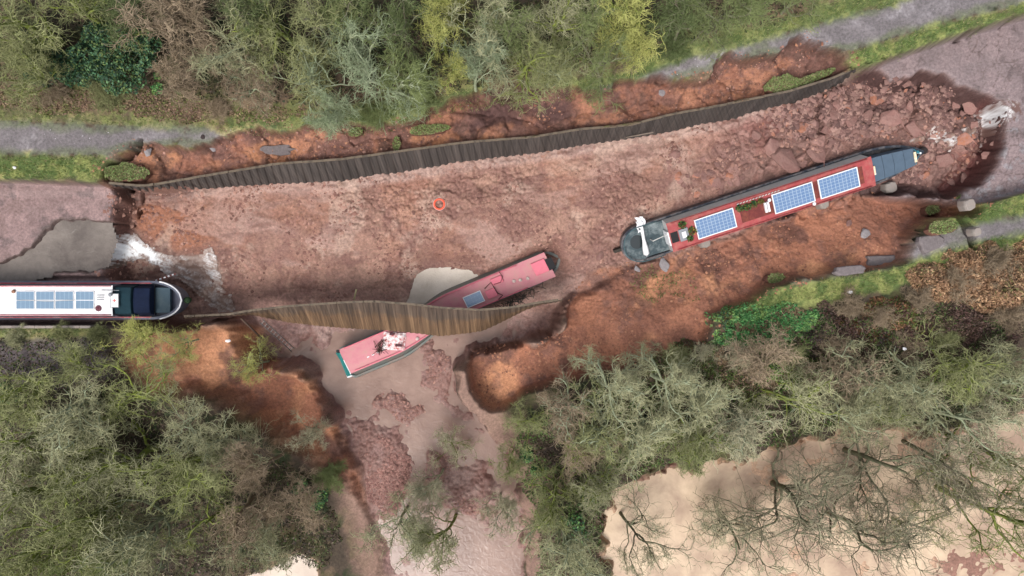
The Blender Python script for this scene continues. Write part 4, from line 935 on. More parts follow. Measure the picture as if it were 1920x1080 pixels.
    rs = random.Random(7); p = on(712, 650, 2.1); br = empty('branch_heap', p); tag(br, 'heap of broken brown branches left of the crumpled sheet on pink roof', 'branches')
    mb = MB()
    for k in range(26):
        a = rs.uniform(-3, 3); l = rs.uniform(.2, .45); x, y = rs.uniform(-.3, .35), rs.uniform(-.25, .3); mb.tube([(x - l * math.cos(a), y - l * math.sin(a), rs.uniform(.03, .15)), (x, y, rs.uniform(.08, .22)), (x + l * math.cos(a + .3), y + l * math.sin(a + .3), rs.uniform(.03, .15))], .014, 4)
    mb.build('branches', mat('wet_twig', S(70, 54, 46), .9), br)
    p = on(970, 566, 1.6); br2 = empty('branch_heap', p, (0, 0, ang + .1)); tag(br2, 'dark debris and twigs piled along the lower gunwale of the pink-roofed boat', 'branches')
    mb = MB()
    for k in range(110):
        a = rs.uniform(-3, 3); l = rs.uniform(.1, .3); x, y = rs.gauss(-.6, 1.0), rs.uniform(-.25, .22); mb.tube([(x - l * math.cos(a), y - l * math.sin(a), rs.uniform(-.2, .15)), (x, y, rs.uniform(.0, .2)), (x + l * math.cos(a + .3), y + l * math.sin(a + .3), rs.uniform(-.2, .15))], .02, 4)
    mb.build('branches', mat('mossy_twig', S(78, 78, 72), .9), br2)
boat_mid()

# ---------------------------------------------------------------- trees
def poly_branches(st, di, ln, nseg, wander, up_, rng):
    """st, di (N,3), ln (N) -> points (N, nseg+1, 3)"""
    N = len(st); P = np.zeros((N, nseg + 1, 3)); P[:, 0] = st; d = di / np.linalg.norm(di, axis=1)[:, None]
    for i in range(nseg):
        d = d + rng.normal(size=(N, 3)) * wander; d[:, 2] += up_; d /= np.linalg.norm(d, axis=1)[:, None]
        P[:, i + 1] = P[:, i] + d * (ln / nseg)[:, None]
    return P
def tubes(P, r0, r1, k):
    N, S1, _ = P.shape
    T = np.gradient(P, axis=1); T /= np.linalg.norm(T, axis=2)[..., None] + 1e-9
    ref = np.where(np.abs(T[..., 2:3]) < 0.9, np.array([0, 0, 1.0]), np.array([1.0, 0, 0])); A = np.cross(T, ref); A /= np.linalg.norm(A, axis=2)[..., None]; B = np.cross(T, A)
    t = np.linspace(0, 1, S1)[None, :, None]; R_ = r0[:, None, None] * (1 - t) + r1[:, None, None] * t
    rings = [P + (A * math.cos(2 * math.pi * j / k) + B * math.sin(2 * math.pi * j / k)) * R_ for j in range(k)]
    V = np.stack(rings, 2)            # N,S1,k,3
    id_ = np.arange(N * S1 * k).reshape(N, S1, k); nx = np.roll(id_, -1, axis=2)
    F = np.stack([id_[:, :-1], nx[:, :-1], nx[:, 1:], id_[:, 1:]], -1).reshape(-1, 4)
    return V.reshape(-1, 3), F
def spawn(P, n, lo, hi, ang, rng, lat=0.0):
    N, S1, _ = P.shape; idx = np.repeat(np.arange(N), n); t = (lo + (hi - lo) * rng.rand(N * n)) * (S1 - 1)
    i = np.minimum(t.astype(int), S1 - 2); f = (t - i)[:, None]; p = P[idx, i] * (1 - f) + P[idx, i + 1] * f
    tg = P[idx, i + 1] - P[idx, i]; tg /= np.linalg.norm(tg, axis=1)[:, None]
    q = rng.normal(size=(N * n, 3)); q -= tg * (q * tg).sum(1)[:, None]; q /= np.linalg.norm(q, axis=1)[:, None]
    a = ang * (0.6 + 0.8 * rng.rand(N * n))[:, None]; d = tg * np.cos(a) + q * np.sin(a)
    return p, d, idx, t / (S1 - 1)
def join(parts):
    V = []; F = []; b = 0
    for v, f in parts: V.append(v); F.append(f + b); b += len(v)
    return np.concatenate(V), np.concatenate(F)
def gen_tree(seed, h, cr, n1=9, n2=8, n3=8, n4=6, tw=0.011, trunk_r=0.16, fork=0.3, wander=0.22, lean=0.0, l4=0.42, tl=0.6, upz=0.35):
    """h height, cr crown radius; returns (trunk+limbs) and (twigs) geometry"""
    rng = np.random.RandomState(seed)
    if h > 0:
        T = poly_branches(np.zeros((1, 3)), np.array([[lean, 0.02, 1.0]]), np.array([h * tl]), 8, 0.09, 0.02, rng)
        p, d, _, t = spawn(T, n1, fork, 1.0, 0.95, rng); d[:, 2] = np.abs(d[:, 2]) * upz * 1.5 + 0.12 + 0.5 * t ** 3
        l = cr * (1.2 - 0.25 * t) * (0.65 + 0.6 * rng.rand(len(t)))
        big = [tubes(T, np.array([trunk_r]), np.array([trunk_r * .35]), 7)]
    else:
        a = rng.rand(n1) * 6.283; p = np.stack([np.cos(a), np.sin(a), 0 * a], 1) * .12; d = np.stack([np.cos(a), np.sin(a), 0.5 + rng.rand(n1) * 1.6], 1); l = cr * (0.8 + 0.4 * rng.rand(n1)); big = []
    B1 = poly_branches(p, d, l, 9, wander, 0.03, rng); r = np.full(len(l), trunk_r * 0.42); big.append(tubes(B1, r, r * 0.3, 5))
    p, d, ix, t = spawn(B1, n2, 0.15, 1.0, 0.85, rng); l2 = l[ix] * 0.55 * (1.1 - 0.6 * t) * (0.6 + 0.8 * rng.rand(len(t)))
    B2 = poly_branches(p, d, l2, 6, wander * 1.15, 0.02, rng); r = np.full(len(l2), trunk_r * 0.17); big.append(tubes(B2, r, r * 0.35, 4))
    p, d, ix, t = spawn(B2, n3, 0.1, 1.0, 0.8, rng); l3 = np.maximum(l2[ix] * 0.62 * (1.1 - .5 * t), 0.35) * (0.6 + 0.8 * rng.rand(len(t)))
    B3 = poly_branches(p, d, l3, 5, wander * 1.3, 0.02, rng); r = np.full(len(l3), tw * 1.35); tiny = [tubes(B3, r, r * 0.5, 3)]
    if n4:
        p, d, ix, t = spawn(B3, n4, 0.1, 1.0, 0.8, rng); l4_ = l4 * (0.5 + rng.rand(len(t)))
        B4 = poly_branches(p, d, l4_, 3, wander * 1.5, 0.02, rng); r = np.full(len(l4_), tw); tiny.append(tubes(B4, r, r * 0.4, 3))
    return join(big), join(tiny)
def bark(name, c, c2, sc=3):
    return mat(name, c, 0.9, 0.15, noise=0.35, nscale=sc, col2=c2, objvar=0.12)
BARK = {'moss': bark('mossy_bark', S(150, 164, 74), S(110, 118, 78)), 'grey': bark('lichen_bark', S(184, 194, 164), S(136, 142, 112)), 'dark': bark('dark_bark', S(126, 118, 102), S(132, 138, 108)),
        'brown': bark('brown_bark', S(150, 132, 114), S(120, 112, 90))}
TW = {'olive': bark('olive_twigs', S(176, 178, 128), S(140, 146, 102)), 'grey': bark('greygreen_twigs', S(200, 198, 160), S(158, 160, 122)), 'yellow': bark('yellowgreen_twigs', S(216, 216, 136), S(180, 184, 108)),
      'brown': bark('brown_twigs', S(190, 170, 146), S(146, 130, 106)), 'green': bark('green_twigs', S(156, 168, 112), S(122, 136, 88)), 'blue': bark('bluegreen_twigs', S(176, 190, 154), S(138, 152, 118)),
      'pale': bark('pale_twigs', S(212, 208, 176), S(176, 170, 140)), 'dark': bark('dark_twigs', S(158, 146, 126), S(160, 158, 130)), 'dkgreen': bark('darkgreen_twigs', S(124, 138, 92), S(98, 112, 72))}
PROTO = {}
def proto(kind, var):
    key = (kind, var)
    if key in PROTO: return PROTO[key]
    sd = 100 + 17 * var + {'full': 0, 'haze': 300, 'bare': 600, 'bush': 900}[kind]
    if kind == 'full': g = gen_tree(sd, 6.5, 3.0, 9, 8, 6, 3, 0.0155, trunk_r=0.20, fork=0.2, wander=0.27, l4=0.45)
    elif kind == 'haze': g = gen_tree(sd, 6.0, 2.6, 9, 8, 6, 3, 0.0135, trunk_r=0.13, fork=0.15, wander=0.26, l4=0.45)
    elif kind == 'bare': g = gen_tree(sd, 7.0, 3.6, 8, 8, 6, 3, 0.012, trunk_r=0.16, fork=0.12, wander=0.33, l4=0.5, tl=0.5, upz=0.2)
    else: g = gen_tree(sd, 0, 1.5, 16, 8, 6, 4, 0.010, trunk_r=0.05, l4=0.3)
    me = []
    for (V, F), nm in zip(g, ('trunk', 'crown')):
        m_ = bpy.data.meshes.new(nm); m_.vertices.add(len(V)); m_.vertices.foreach_set('co', V.astype(np.float32).ravel())
        m_.loops.add(F.size); m_.polygons.add(len(F)); m_.loops.foreach_set('vertex_index', F.ravel().astype(np.int32))
        m_.polygons.foreach_set('loop_start', np.arange(0, F.size, 4, dtype=np.int32)); m_.polygons.foreach_set('loop_total', np.full(len(F), 4, np.int32)); m_.update(calc_edges=True)
        m_.materials.append(None); me.append(m_)
    PROTO[key] = me; return me
trng = random.Random(11)
def tree(px, py, rad, kind, tw, bk, label, group, zt=4.0, var=None, name='bare_tree', cat='tree', sink=0.15):
    """px,py: middle of the crown in the photo, at height zt over the tow path"""
    base = {'full': 2.9, 'haze': 2.6, 'bare': 3.6, 'bush': 1.5}[kind]; hh = {'full': 6.5, 'haze': 6.0, 'bare': 7.0, 'bush': 1.6}[kind]
    x, y = W(px, py, zt); g = float(tz(x, y)); s = rad / 32.0 / base * (1.12 if kind != 'bush' else 0.9)
    sz = s if kind == 'bush' else max(0.75 * s, min(1.5 * s, (zt - g) / (hh * 0.62)))
    v = trng.randrange(4) if var is None else var
    me = proto(kind, v)
    r = empty(name, (x, y, g - sink), (0, 0, trng.uniform(0, 6.28)), (s, s, sz)); tag(r, label, cat, group)
    for m_, part, mt in ((me[0], 'trunk' if kind != 'bush' else 'stems', BARK[bk]), (me[1], 'crown', TW[tw])):
        o = bpy.data.objects.new(part, m_); COL.objects.link(o); o.parent = r; o.material_slots[0].link = 'OBJECT'; o.material_slots[0].material = mt
    return r
GN = 'leafless trees of the wood north of the tow path'; GL = 'mossy leafless trees of the lower left wood'; GC = 'leafless trees beside the muddy gully'; GR = 'leafless trees of the lower right wood'
SHR = dict(name='bare_shrub', cat='shrub')
N_ = [ # px, py, radius px, kind, twigs, bark, label
 (40, 40, 80, 'full', 'olive', 'moss', 'olive leafless tree in the top left corner of the photo'),
 (140, 10, 70, 'full', 'olive', 'moss', 'olive leafless tree right of the top left corner tree'),
 (20, 120, 60, 'haze', 'olive', 'moss', 'olive thicket tree at left edge above the grassy verge'),
 (235, 20, 60, 'full', 'dkgreen', 'dark', 'dark green tree between the olive and the brown crowns at top left'),
 (310, 55, 78, 'full', 'brown', 'brown', 'brown twiggy tree right of the dark ivy bushes at top left'),
 (365, 15, 66, 'full', 'brown', 'brown', 'brown leafless tree touching the top edge near the left'),
 (300, 130, 50, 'haze', 'brown', 'brown', 'small brown tree over the litter verge above the left tow path'),
 (425, 75, 66, 'haze', 'grey', 'grey', 'smoky grey leafless tree between brown and olive crowns'),
 (470, 10, 60, 'full', 'dkgreen', 'dark', 'shadowy dark tree at the top edge left of the olive crown'),
 (525, 45, 78, 'full', 'olive', 'moss', 'wide olive crown with dark gaps left of the bluish crowns'),
 (470, 140, 58, 'haze', 'brown', 'grey', 'greyish brown sapling nearest the litter verge, left of centre'),
 (600, 60, 66, 'full', 'olive', 'dark', 'dark olive crown directly above the start of clay strip'),
 (555, 135, 60, 'haze', 'olive', 'grey', 'olive grey tree close above the grass beside the orange clay'),
 (645, 20, 60, 'haze', 'green', 'dark', 'green misty crown at the top edge left of the tall yellow one'),
 (660, 130, 82, 'haze', 'blue', 'grey', 'large bluish green hazy crown over the edge of clay strip'),
 (610, 185, 48, 'haze', 'blue', 'grey', 'low bluish tree overhanging the narrow part of clay strip'),
 (735, 40, 62, 'haze', 'dkgreen', 'dark', 'deep green crown left of the tall yellow-green tree'),
 (725, 150, 66, 'haze', 'green', 'grey', 'soft green tree below the yellow-green column of crowns'),
 (822, 12, 42, 'full', 'yellow', 'moss', 'bright yellow-green tree at the top edge, upper of three'),
 (826, 62, 44, 'full', 'yellow', 'moss', 'bright yellow-green tree, middle of the three in a column'),
 (840, 108, 38, 'full', 'yellow', 'moss', 'bright yellow-green tree, lowest of the three in a column'),
 (905, 55, 66, 'haze', 'grey', 'grey', 'grey-green crown right of the bright yellow-green column'),
 (885, 130, 56, 'haze', 'blue', 'grey', 'bluish crown leaning over the dark burnt-looking soil edge'),
 (965, 25, 60, 'full', 'green', 'dark', 'green crown at the top edge just right of centre'),
 (975, 110, 66, 'full', 'olive', 'moss', 'yellowish olive crown above the widest dark soil patch'),
 (1045, 45, 66, 'full', 'grey', 'moss', 'grey-green crown midway between the yellow column and the big yellow crown'),
 (1055, 115, 54, 'haze', 'olive', 'grey', 'olive tree at the wood edge where the right tow path begins'),
 (1115, 30, 56, 'full', 'green', 'dark', 'dark-gapped green crown left of the big yellow crown'),
 (1125, 100, 50, 'haze', 'green', 'dark', 'low green tree by the grass left of the right tow path'),
 (1200, 35, 78, 'full', 'yellow', 'moss', 'big pale yellow crown at the top edge right of centre'),
 (1215, 85, 44, 'haze', 'yellow', 'moss', 'small pale yellow tree under the big yellow crown'),
 (1290, 40, 62, 'haze', 'dkgreen', 'dark', 'dark green tree right of the big yellow crown'),
 (1355, 20, 58, 'haze', 'green', 'dark', 'dark green tree over the grass verge by the gravel path'),
 (1430, 0, 60, 'haze', 'green', 'dark', 'green tree second from the right end of the north wood'),
 (1510, -20, 56, 'haze', 'green', 'dark', 'green tree at the right end of the north wood'),
 (700, 205, 34, 'bush', 'green', 'dark', 'low green shrub at the clay edge right of the bluish crown'),
 (780, 180, 38, 'bush', 'green', 'dark', 'low green shrub just above the curve of clay strip'),
 (400, 205, 30, 'bush', 'brown', 'brown', 'thin brown shrub on the verge above the grass'),
 (90, 165, 44, 'bush', 'brown', 'brown', 'tangled brown shrub on the litter verge at far left'),
 (190, 175, 40, 'bush', 'olive', 'brown', 'olive shrub on the verge beneath the ivy bushes'),
 (1170, 105, 34, 'bush', 'brown', 'brown', 'brown shrub in the verge grass beneath the big yellow crown'),
 (1260, 85, 38, 'bush', 'dkgreen', 'dark', 'dark shrub in the verge beneath the dark green tree'),
]
for a in N_: tree(*a, GN, zt=(0.9 if a[3] == 'bush' else 3.6), **(SHR if a[3] == 'bush' else {}))
L_ = [
 (50, 725, 76, 'full', 'olive', 'moss', 'olive mossy tree at the left edge below the white-roofed boat'),
 (150, 700, 50, 'haze', 'olive', 'moss', 'light olive tree just below the middle of the white-roofed boat'),
 (238, 632, 44, 'haze', 'yellow', 'moss', 'yellow-green tree whose twigs overhang the bow of the white-roofed boat'),
 (318, 645, 34, 'haze', 'yellow', 'grey', 'pale yellow-green tree over the orange bank right of the white-roofed boat'),
 (430, 700, 36, 'haze', 'yellow', 'grey', 'sparse yellow-green crown over the orange bank beside the stream'),
 (140, 765, 84, 'full', 'grey', 'grey', 'grey-green tree above the centre of the left wood'),
 (30, 820, 84, 'full', 'grey', 'moss', 'grey crown with thick mossy limb at the left edge'),
 (255, 760, 84, 'bare', 'olive', 'moss', 'tree with thick green limbs below the bow of the white-roofed boat'),
 (325, 800, 66, 'bare', 'grey', 'grey', 'tree with pale bluish limbs beside the dark stained bank'),
 (120, 880, 88, 'full', 'olive', 'moss', 'olive crown in the middle left of the lower left wood'),
 (225, 870, 88, 'full', 'grey', 'moss', 'grey-green crown at the heart of the lower left wood'),
 (330, 890, 84, 'full', 'olive', 'moss', 'olive crown right of the heart of lower left wood'),
 (415, 850, 62, 'haze', 'grey', 'grey', 'smoky grey tree left of the dark stained bank'),
 (40, 950, 84, 'full', 'grey', 'moss', 'grey crown low on the left edge of the photo'),
 (150, 985, 84, 'full', 'olive', 'moss', 'olive crown above the bottom edge near lower left corner'),
 (45, 1050, 84, 'full', 'olive', 'moss', 'olive crown filling the bottom left corner'),
 (250, 1010, 84, 'full', 'grey', 'grey', 'pale grey-green crown near the bottom edge, left wood'),
 (345, 1010, 78, 'bare', 'olive', 'moss', 'tree with bright mossy fork near the bottom edge, left wood'),
 (430, 960, 72, 'full', 'brown', 'brown', 'brownish crown above the pale floodwater at the bottom'),
 (485, 885, 58, 'haze', 'brown', 'brown', 'fine brown crown left of the gully\'s dark bank'),
 (545, 830, 36, 'haze', 'pale', 'dark', 'small dusty grey tree against the dark bank of the gully'),
 (530, 965, 54, 'haze', 'brown', 'brown', 'fine brown crown nearest the gully in the left wood'),
 (440, 1050, 60, 'haze', 'grey', 'grey', 'thin grey tree at the edge of the pale floodwater, bottom left'),
 (160, 1075, 70, 'full', 'green', 'moss', 'green-tinged crown cut by the bottom edge, left wood'),
 (610, 900, 36, 'bush', 'green', 'dark', 'green shrub at the foot of the gully\'s left bank'),
 (20, 632, 24, 'bush', 'grey', 'grey', 'grey shrub on the bank edge at far left under the boat'),
 (105, 630, 22, 'bush', 'olive', 'moss', 'olive shrub on the bank edge below the solar panels of the white boat'),
 (178, 630, 22, 'bush', 'olive', 'moss', 'olive shrub on the bank edge below the cross-marked hatch'),
]
for a in L_: tree(*a, GL, zt=(0.6 if a[3] == 'bush' and a[1] < 700 else -2.6 if a[3] == 'bush' else 2.0 if a[1] < 720 else 1.6), **(SHR if a[3] == 'bush' else {}))
C_ = [
 (812, 930, 48, 'haze', 'pale', 'grey', 'pale ghostly sapling crown over the gully rubble'),
 (735, 1015, 62, 'haze', 'grey', 'grey', 'grey crown standing in the gully at the bottom left of centre'),
 (840, 1030, 66, 'haze', 'grey', 'moss', 'grey-green crown standing in the gully at the bottom centre'),
 (830, 870, 38, 'haze', 'pale', 'moss', 'thin see-through crown above the pale sapling in the gully'),
 (935, 985, 46, 'haze', 'pale', 'grey', 'thin beige crown right of the gully\'s grey-green crown'),
 (962, 870, 38, 'haze', 'olive', 'moss', 'thin olive crown on the right edge of the gully'),
 (990, 805, 40, 'haze', 'olive', 'moss', 'olive crown beside the tip of the orange hump'),
]
for a in C_: tree(*a, GC, zt=1.0)
R_ = [
 (1065, 765, 56, 'full', 'brown', 'grey', 'brownish crown touching the lower rim of the orange hump'),
 (1130, 720, 70, 'full', 'grey', 'grey', 'pale grey-green crown under the dark stained slope'),
 (1080, 850, 62, 'full', 'brown', 'moss', 'brownish green crown on the right side of the gully'),
 (1150, 810, 78, 'full', 'olive', 'grey', 'wide olive crown left of the pale flooded field'),
 (1235, 710, 68, 'full', 'grey', 'grey', 'grey-green crown below the middle of orange slope'),
 (1230, 800, 78, 'full', 'grey', 'grey', 'grey-green crown at the top left of the pale flooded field'),
 (1055, 945, 62, 'full', 'olive', 'moss', 'olive crown between the gully and the pale flooded field'),
 (1110, 920, 62, 'full', 'grey', 'moss', 'grey-green crown at the left shore of the flooded field'),
 (1060, 1035, 76, 'full', 'grey', 'grey', 'grey-green crown at the bottom edge left of the flooded field'),
 (1325, 740, 72, 'full', 'grey', 'grey', 'pale grey crown below the bright green ivy patch'),
 (1315, 820, 72, 'full', 'olive', 'moss', 'olive crown at the top shore of the flooded field'),
 (1400, 790, 74, 'full', 'pale', 'grey', 'pale brown-grey crown over the top shore of the flooded field'),
 (1420, 700, 66, 'haze', 'brown', 'brown', 'brown hazy crown under the ivy patch\'s right end'),
 (1490, 760, 76, 'full', 'grey', 'moss', 'grey-green crown with yellowish limbs right of centre of lower right wood'),
 (1575, 720, 74, 'full', 'brown', 'dark', 'dark-gapped brown crown below the dark bramble patch'),
 (1580, 790, 62, 'full', 'grey', 'grey', 'grey crown over the upper shore of the flooded field, right of centre'),
 (1655, 700, 74, 'full', 'grey', 'grey', 'grey-green crown left of the far right crowns under the bracken'),
 (1665, 780, 68, 'bare', 'grey', 'moss', 'grey tree with bright mossy limb at the flooded field\'s shore'),
 (1740, 740, 78, 'full', 'grey', 'grey', 'grey crown in the middle of the right side wood'),
 (1820, 680, 76, 'full', 'olive', 'moss', 'olive crown below the orange bracken at right'),
 (1895, 720, 78, 'full', 'grey', 'grey', 'grey crown at the right edge below the bracken'),
 (1820, 790, 74, 'full', 'pale', 'grey', 'pale crown between the flooded field and the right edge'),
 (1895, 850, 70, 'full', 'grey', 'moss', 'grey-green crown at the right edge beside the flood'),
 (1900, 980, 84, 'full', 'olive', 'moss', 'olive crown at the right edge low in the photo'),
 (1800, 1050, 66, 'bare', 'olive', 'dark', 'sparse olive tree at the bottom edge near the lower right corner'),
]
for a in R_: tree(*a, GR, zt=1.6)
for i, (px, py, r, tw_, lb) in enumerate([(1600, 575, 34, 'brown', 'brown shrub just below the white litter bag'), (1660, 600, 36, 'brown', 'brown shrub between the ivy and the bracken'), (1730, 570, 36, 'brown', 'tan shrub at the left edge of the bracken'), (1800, 535, 38, 'brown', 'tan shrub in the middle of the bracken'), (1870, 500, 38, 'brown', 'tan shrub highest in the bracken at right'), (1900, 590, 40, 'brown', 'brown shrub low in the bracken at the right edge'),
    (1790, 620, 38, 'olive', 'olive shrub under the bracken'), (1700, 650, 38, 'brown', 'brown shrub above the grey-green crown at right'), (1560, 640, 36, 'brown', 'dark-stemmed shrub right of the ivy'), (1480, 665, 34, 'olive', 'olive shrub under the ivy'), (1390, 665, 32, 'pale', 'pale shrub at the lower edge of the ivy'), (1330, 670, 32, 'pale', 'pale shrub at the foot of the orange slope'), (1270, 670, 30, 'olive', 'olive shrub at the lower rim of the orange slope')]):
    tree(px, py, r, 'bush', tw_, 'brown', lb, 'shrubs on the bank below the lower tow path', zt=0.4, name='bare_shrub', cat='shrub')
D_ = [
 (1540, 975, 135, 'bare', 'dark', 'dark', 'large dark bare tree standing in the middle of the flooded field'),
 (1700, 900, 120, 'bare', 'dark', 'dark', 'dark bare tree with long limbs right of the middle of the flood'),
 (1830, 880, 96, 'bare', 'dark', 'dark', 'dark bare tree in the flood closest to the right edge'),
 (1660, 1040, 120, 'bare', 'dark', 'dark', 'dark bare tree at the bottom edge of the flooded field'),
 (1430, 1050, 80, 'bare', 'pale', 'dark', 'sparse pale bare tree at the bottom edge, left of the dark one'),
 (1200, 1040, 76, 'bare', 'pale', 'dark', 'sparse bare tree at the lower left shore of the flooded field'),
]
TWB = TW
for i, a in enumerate(D_): tree(*a, 'bare trees standing in the flooded field', zt=1.8, name='flooded_tree', var=4 + i % 3)

# ---------------------------------------------------------------- bushes and ground cover made of leaves
def leaf_bush(px, py, rpx, cols, label, zt=0.6, h=1.0, n=2600, sz=0.075, group=None, seed=1, name='ivy_bush', cat='bush'):
    x, y = W(px, py, zt); g = float(tz(x, y)); rad = rpx / 33.0; rng = np.random.RandomState(seed)
    a = rng.rand(n) * 6.283; rr = rad * np.sqrt(rng.rand(n)); lx = np.cos(a) * rr; ly = np.sin(a) * rr
    nz = fbm(lx + x, ly + y, rad * 0.7, 3, seed); keep = rr < rad * (0.8 + 0.5 * nz); lx, ly, rr, nz = lx[keep], ly[keep], rr[keep], nz[keep]
    lz = h * np.sqrt(np.clip(1 - (rr / rad / 1.25) ** 2, 0.02, 1)) * (0.6 + 0.5 * nz) * (0.5 + 0.5 * rng.rand(len(lx)) ** 0.4)
    p = np.stack([lx, ly, np.maximum(lz, 0.03)], 1)
    V, F, Cc = leaves(p, sz, cols, rng)
    r = empty(name, (x, y, g)); tag(r, label, cat, group); mesh_np('foliage', V, F, M_LEAF, r, cols=Cc)
    st = MB()
    for k in range(7):
        q = k * 0.9; st.tube([(0, 0, -.1), (rad * .3 * math.cos(q), rad * .3 * math.sin(q), h * .4), (rad * .6 * math.cos(q), rad * .6 * math.sin(q), h * .55)], [.04, .025, .012], 5)
    st.build('stems', BARK['dark'], r)
IVY = [S(66, 104, 74), S(52, 84, 60), S(90, 124, 82), S(108, 126, 74), S(46, 70, 54)]
IVYB = [S(86, 140, 82), S(66, 116, 66), S(112, 156, 92), S(124, 150, 84)]
for i, (px, py, r, lb) in enumerate([(60, 105, 52, 'dark ivy bush nearest the left edge in the north wood'), (130, 110, 50, 'dark ivy bush second from the left edge'), (205, 110, 54, 'dark ivy bush left of the brown crown'), (165, 70, 50, 'dark ivy bush highest of the group at top left'), (240, 75, 42, 'small dark ivy bush touching the brown crown')]):
    leaf_bush(px, py, r, IVY, lb, zt=2.2, h=2.0, n=3600, seed=20 + i, group='dark ivy bushes of the north wood')
for i, (px, py, r, lb) in enumerate([(74, 160, 11, 'small bright green plant on the verge at far left'), (292, 165, 13, 'bright green plant, left of the verge pair'), (331, 163, 12, 'bright green plant, right of the verge pair'), (292, 140, 8, 'tiny green plant above the verge pair')]):
    leaf_bush(px, py, r, IVYB, lb, zt=.4, h=.35, n=220, sz=.06, seed=40 + i, name='green_plant', cat='plant', group='bright green plants on the litter verge')
for i, (px, py, r, lb) in enumerate([(590, 940, 26, 'bright green leafy bush at the lower end of the gully\'s left bank'), (555, 910, 20, 'smaller green leafy bush up the gully\'s left bank'), (985, 850, 22, 'green leafy bush on the right rim of the gully'), (1075, 1010, 40, 'bright green bush between two trees at the bottom edge'), (1100, 940, 26, 'green bush at the left shore of the flood'), (70, 730, 26, 'teal green leafy bush in the lower left wood'), (1010, 880, 16, 'small green bush right of the gully')]):
    leaf_bush(px, py, r, IVYB + IVY, lb, zt=-2.5, h=1.0, n=1500, seed=50 + i, name='leafy_bush')
def cover(name, poly, z, n, cols, sz, hm, seed, label=None, asp=0.6, dens=None, hsc=1.2):
    P = WP(poly, z); rng = np.random.RandomState(seed); x = rng.uniform(P[:, 0].min() - .5, P[:, 0].max() + .5, n * 3); y = rng.uniform(P[:, 1].min() - .5, P[:, 1].max() + .5, n * 3)
    x = np.clip(x, -36, 36); s = sdist(P, x, y) + 0.5 * fbm(x, y, 1.2, 4, seed); nz = fbm(x, y, 1.0, 4, seed + 4); k = (s > 0)
    if dens is not None: k &= nz + rng.rand(len(x)) * 0.8 > dens
    x, y, s, nz = x[k][:n], y[k][:n], s[k][:n], nz[k][:n]
    hmd = hm * ss(0, 0.8, s) * np.clip(0.5 + 0.5 * fbm(x, y, hsc, 3, seed + 8), 0.05, 1.2)
    p = np.stack([x, y, tz(x, y) + 0.03 + hmd * (0.35 + 0.65 * rng.rand(len(x)) ** 0.35)], 1)
    ca_ = np.asarray(cols); ci = np.clip(((0.5 + 0.55 * fbm(x, y, 1.3, 4, seed + 30, 0.65)) * len(ca_) + rng.normal(size=len(x)) * 0.8), 0, len(ca_) - 1).astype(int)
    V, F, _ = leaves(p, sz, cols, rng, asp); Cc = np.repeat(ca_[ci] * (0.65 + 0.7 * rng.rand(len(x), 1)), 4, axis=0)
    o = mesh_np(name, V, F, M_LEAF, cols=Cc); tag(o, label, kind='stuff'); return o
cover('ivy', [(1330, 605), (1370, 585), (1440, 575), (1530, 568), (1570, 575), (1560, 620), (1500, 650), (1420, 660), (1350, 650)], 0.3, 8500, [S(120, 104, 80)] + IVYB + [S(70, 96, 70), S(96, 84, 60)], .08, .3, 3, 'bright green ivy on the bank below the tow path', dens=.25)
cover('ivy', [(1400, 650), (1560, 640), (1620, 700), (1500, 760), (1380, 740)], -1, 3500, [S(96, 140, 60), S(120, 150, 66), S(70, 100, 50)], .07, .6, 15, 'yellow-green undergrowth under the ivy bank', dens=.35)
cover('bracken', [(1700, 520), (1760, 490), (1930, 450), (1980, 560), (1900, 600), (1800, 580), (1730, 570)], 0.3, 17000, [S(168, 134, 104), S(146, 112, 86), S(186, 152, 118), S(124, 98, 78), S(118, 116, 74)], .10, 1.0, 5, 'dead orange-brown bracken beside the right end of the tow path', .35)
cover('bracken', [(1560, 600), (1640, 560), (1740, 560), (1800, 600), (1700, 650), (1600, 640)], -0.2, 7000, [S(160, 120, 88), S(120, 86, 62), S(96, 108, 56), S(92, 70, 60)], .09, .8, 6, 'mixed brown bracken right of the ivy', .4)
cover('brambles', [(1540, 570), (1640, 590), (1780, 560), (1930, 590), (1930, 690), (1700, 720), (1500, 700), (1480, 640)], -0.5, 24000, [S(96, 72, 66), S(74, 58, 52), S(112, 92, 80), S(84, 104, 56), S(60, 48, 46)], .075, 1.0, 7, 'dark bramble thicket below the bracken', .35)
cover('brambles', [(1290, 640), (1400, 650), (1540, 640), (1560, 720), (1400, 760), (1240, 720), (1180, 690)], -1.0, 16000, [S(104, 84, 70), S(96, 112, 56), S(70, 84, 44), S(120, 100, 84), S(150, 128, 100)], .075, .9, 8, 'bramble thicket below the orange slope', .4)
cover('leaf_litter', [(-40, 170), (200, 160), (420, 190), (640, 195), (840, 165), (1060, 150), (1250, 100), (1500, 30), (1500, -60), (-40, -60)], 0, 30000, [S(70, 60, 50), S(62, 66, 40), S(52, 62, 34), S(80, 66, 54), S(44, 56, 32)], .07, .35, 9, 'leaf litter and low growth under the north wood', .5)
cover('leaf_litter', [(-40, 160), (300, 170), (480, 200), (640, 205), (640, 228), (430, 232), (250, 216), (-40, 205)], 0, 9000, [S(146, 118, 98), S(122, 100, 84), S(110, 116, 66), S(160, 134, 110)], .055, .08, 10, 'fallen leaves on the verge above the left tow path', .6)
cover('undergrowth', [(-60, 640), (250, 630), (300, 720), (420, 800), (540, 870), (640, 990), (580, 1110), (-60, 1110)], -2.5, 36000, [S(78, 64, 56), S(92, 84, 58), S(74, 90, 48), S(104, 90, 78), S(54, 48, 42)], .075, .5, 12, 'undergrowth below the lower left wood', .45)
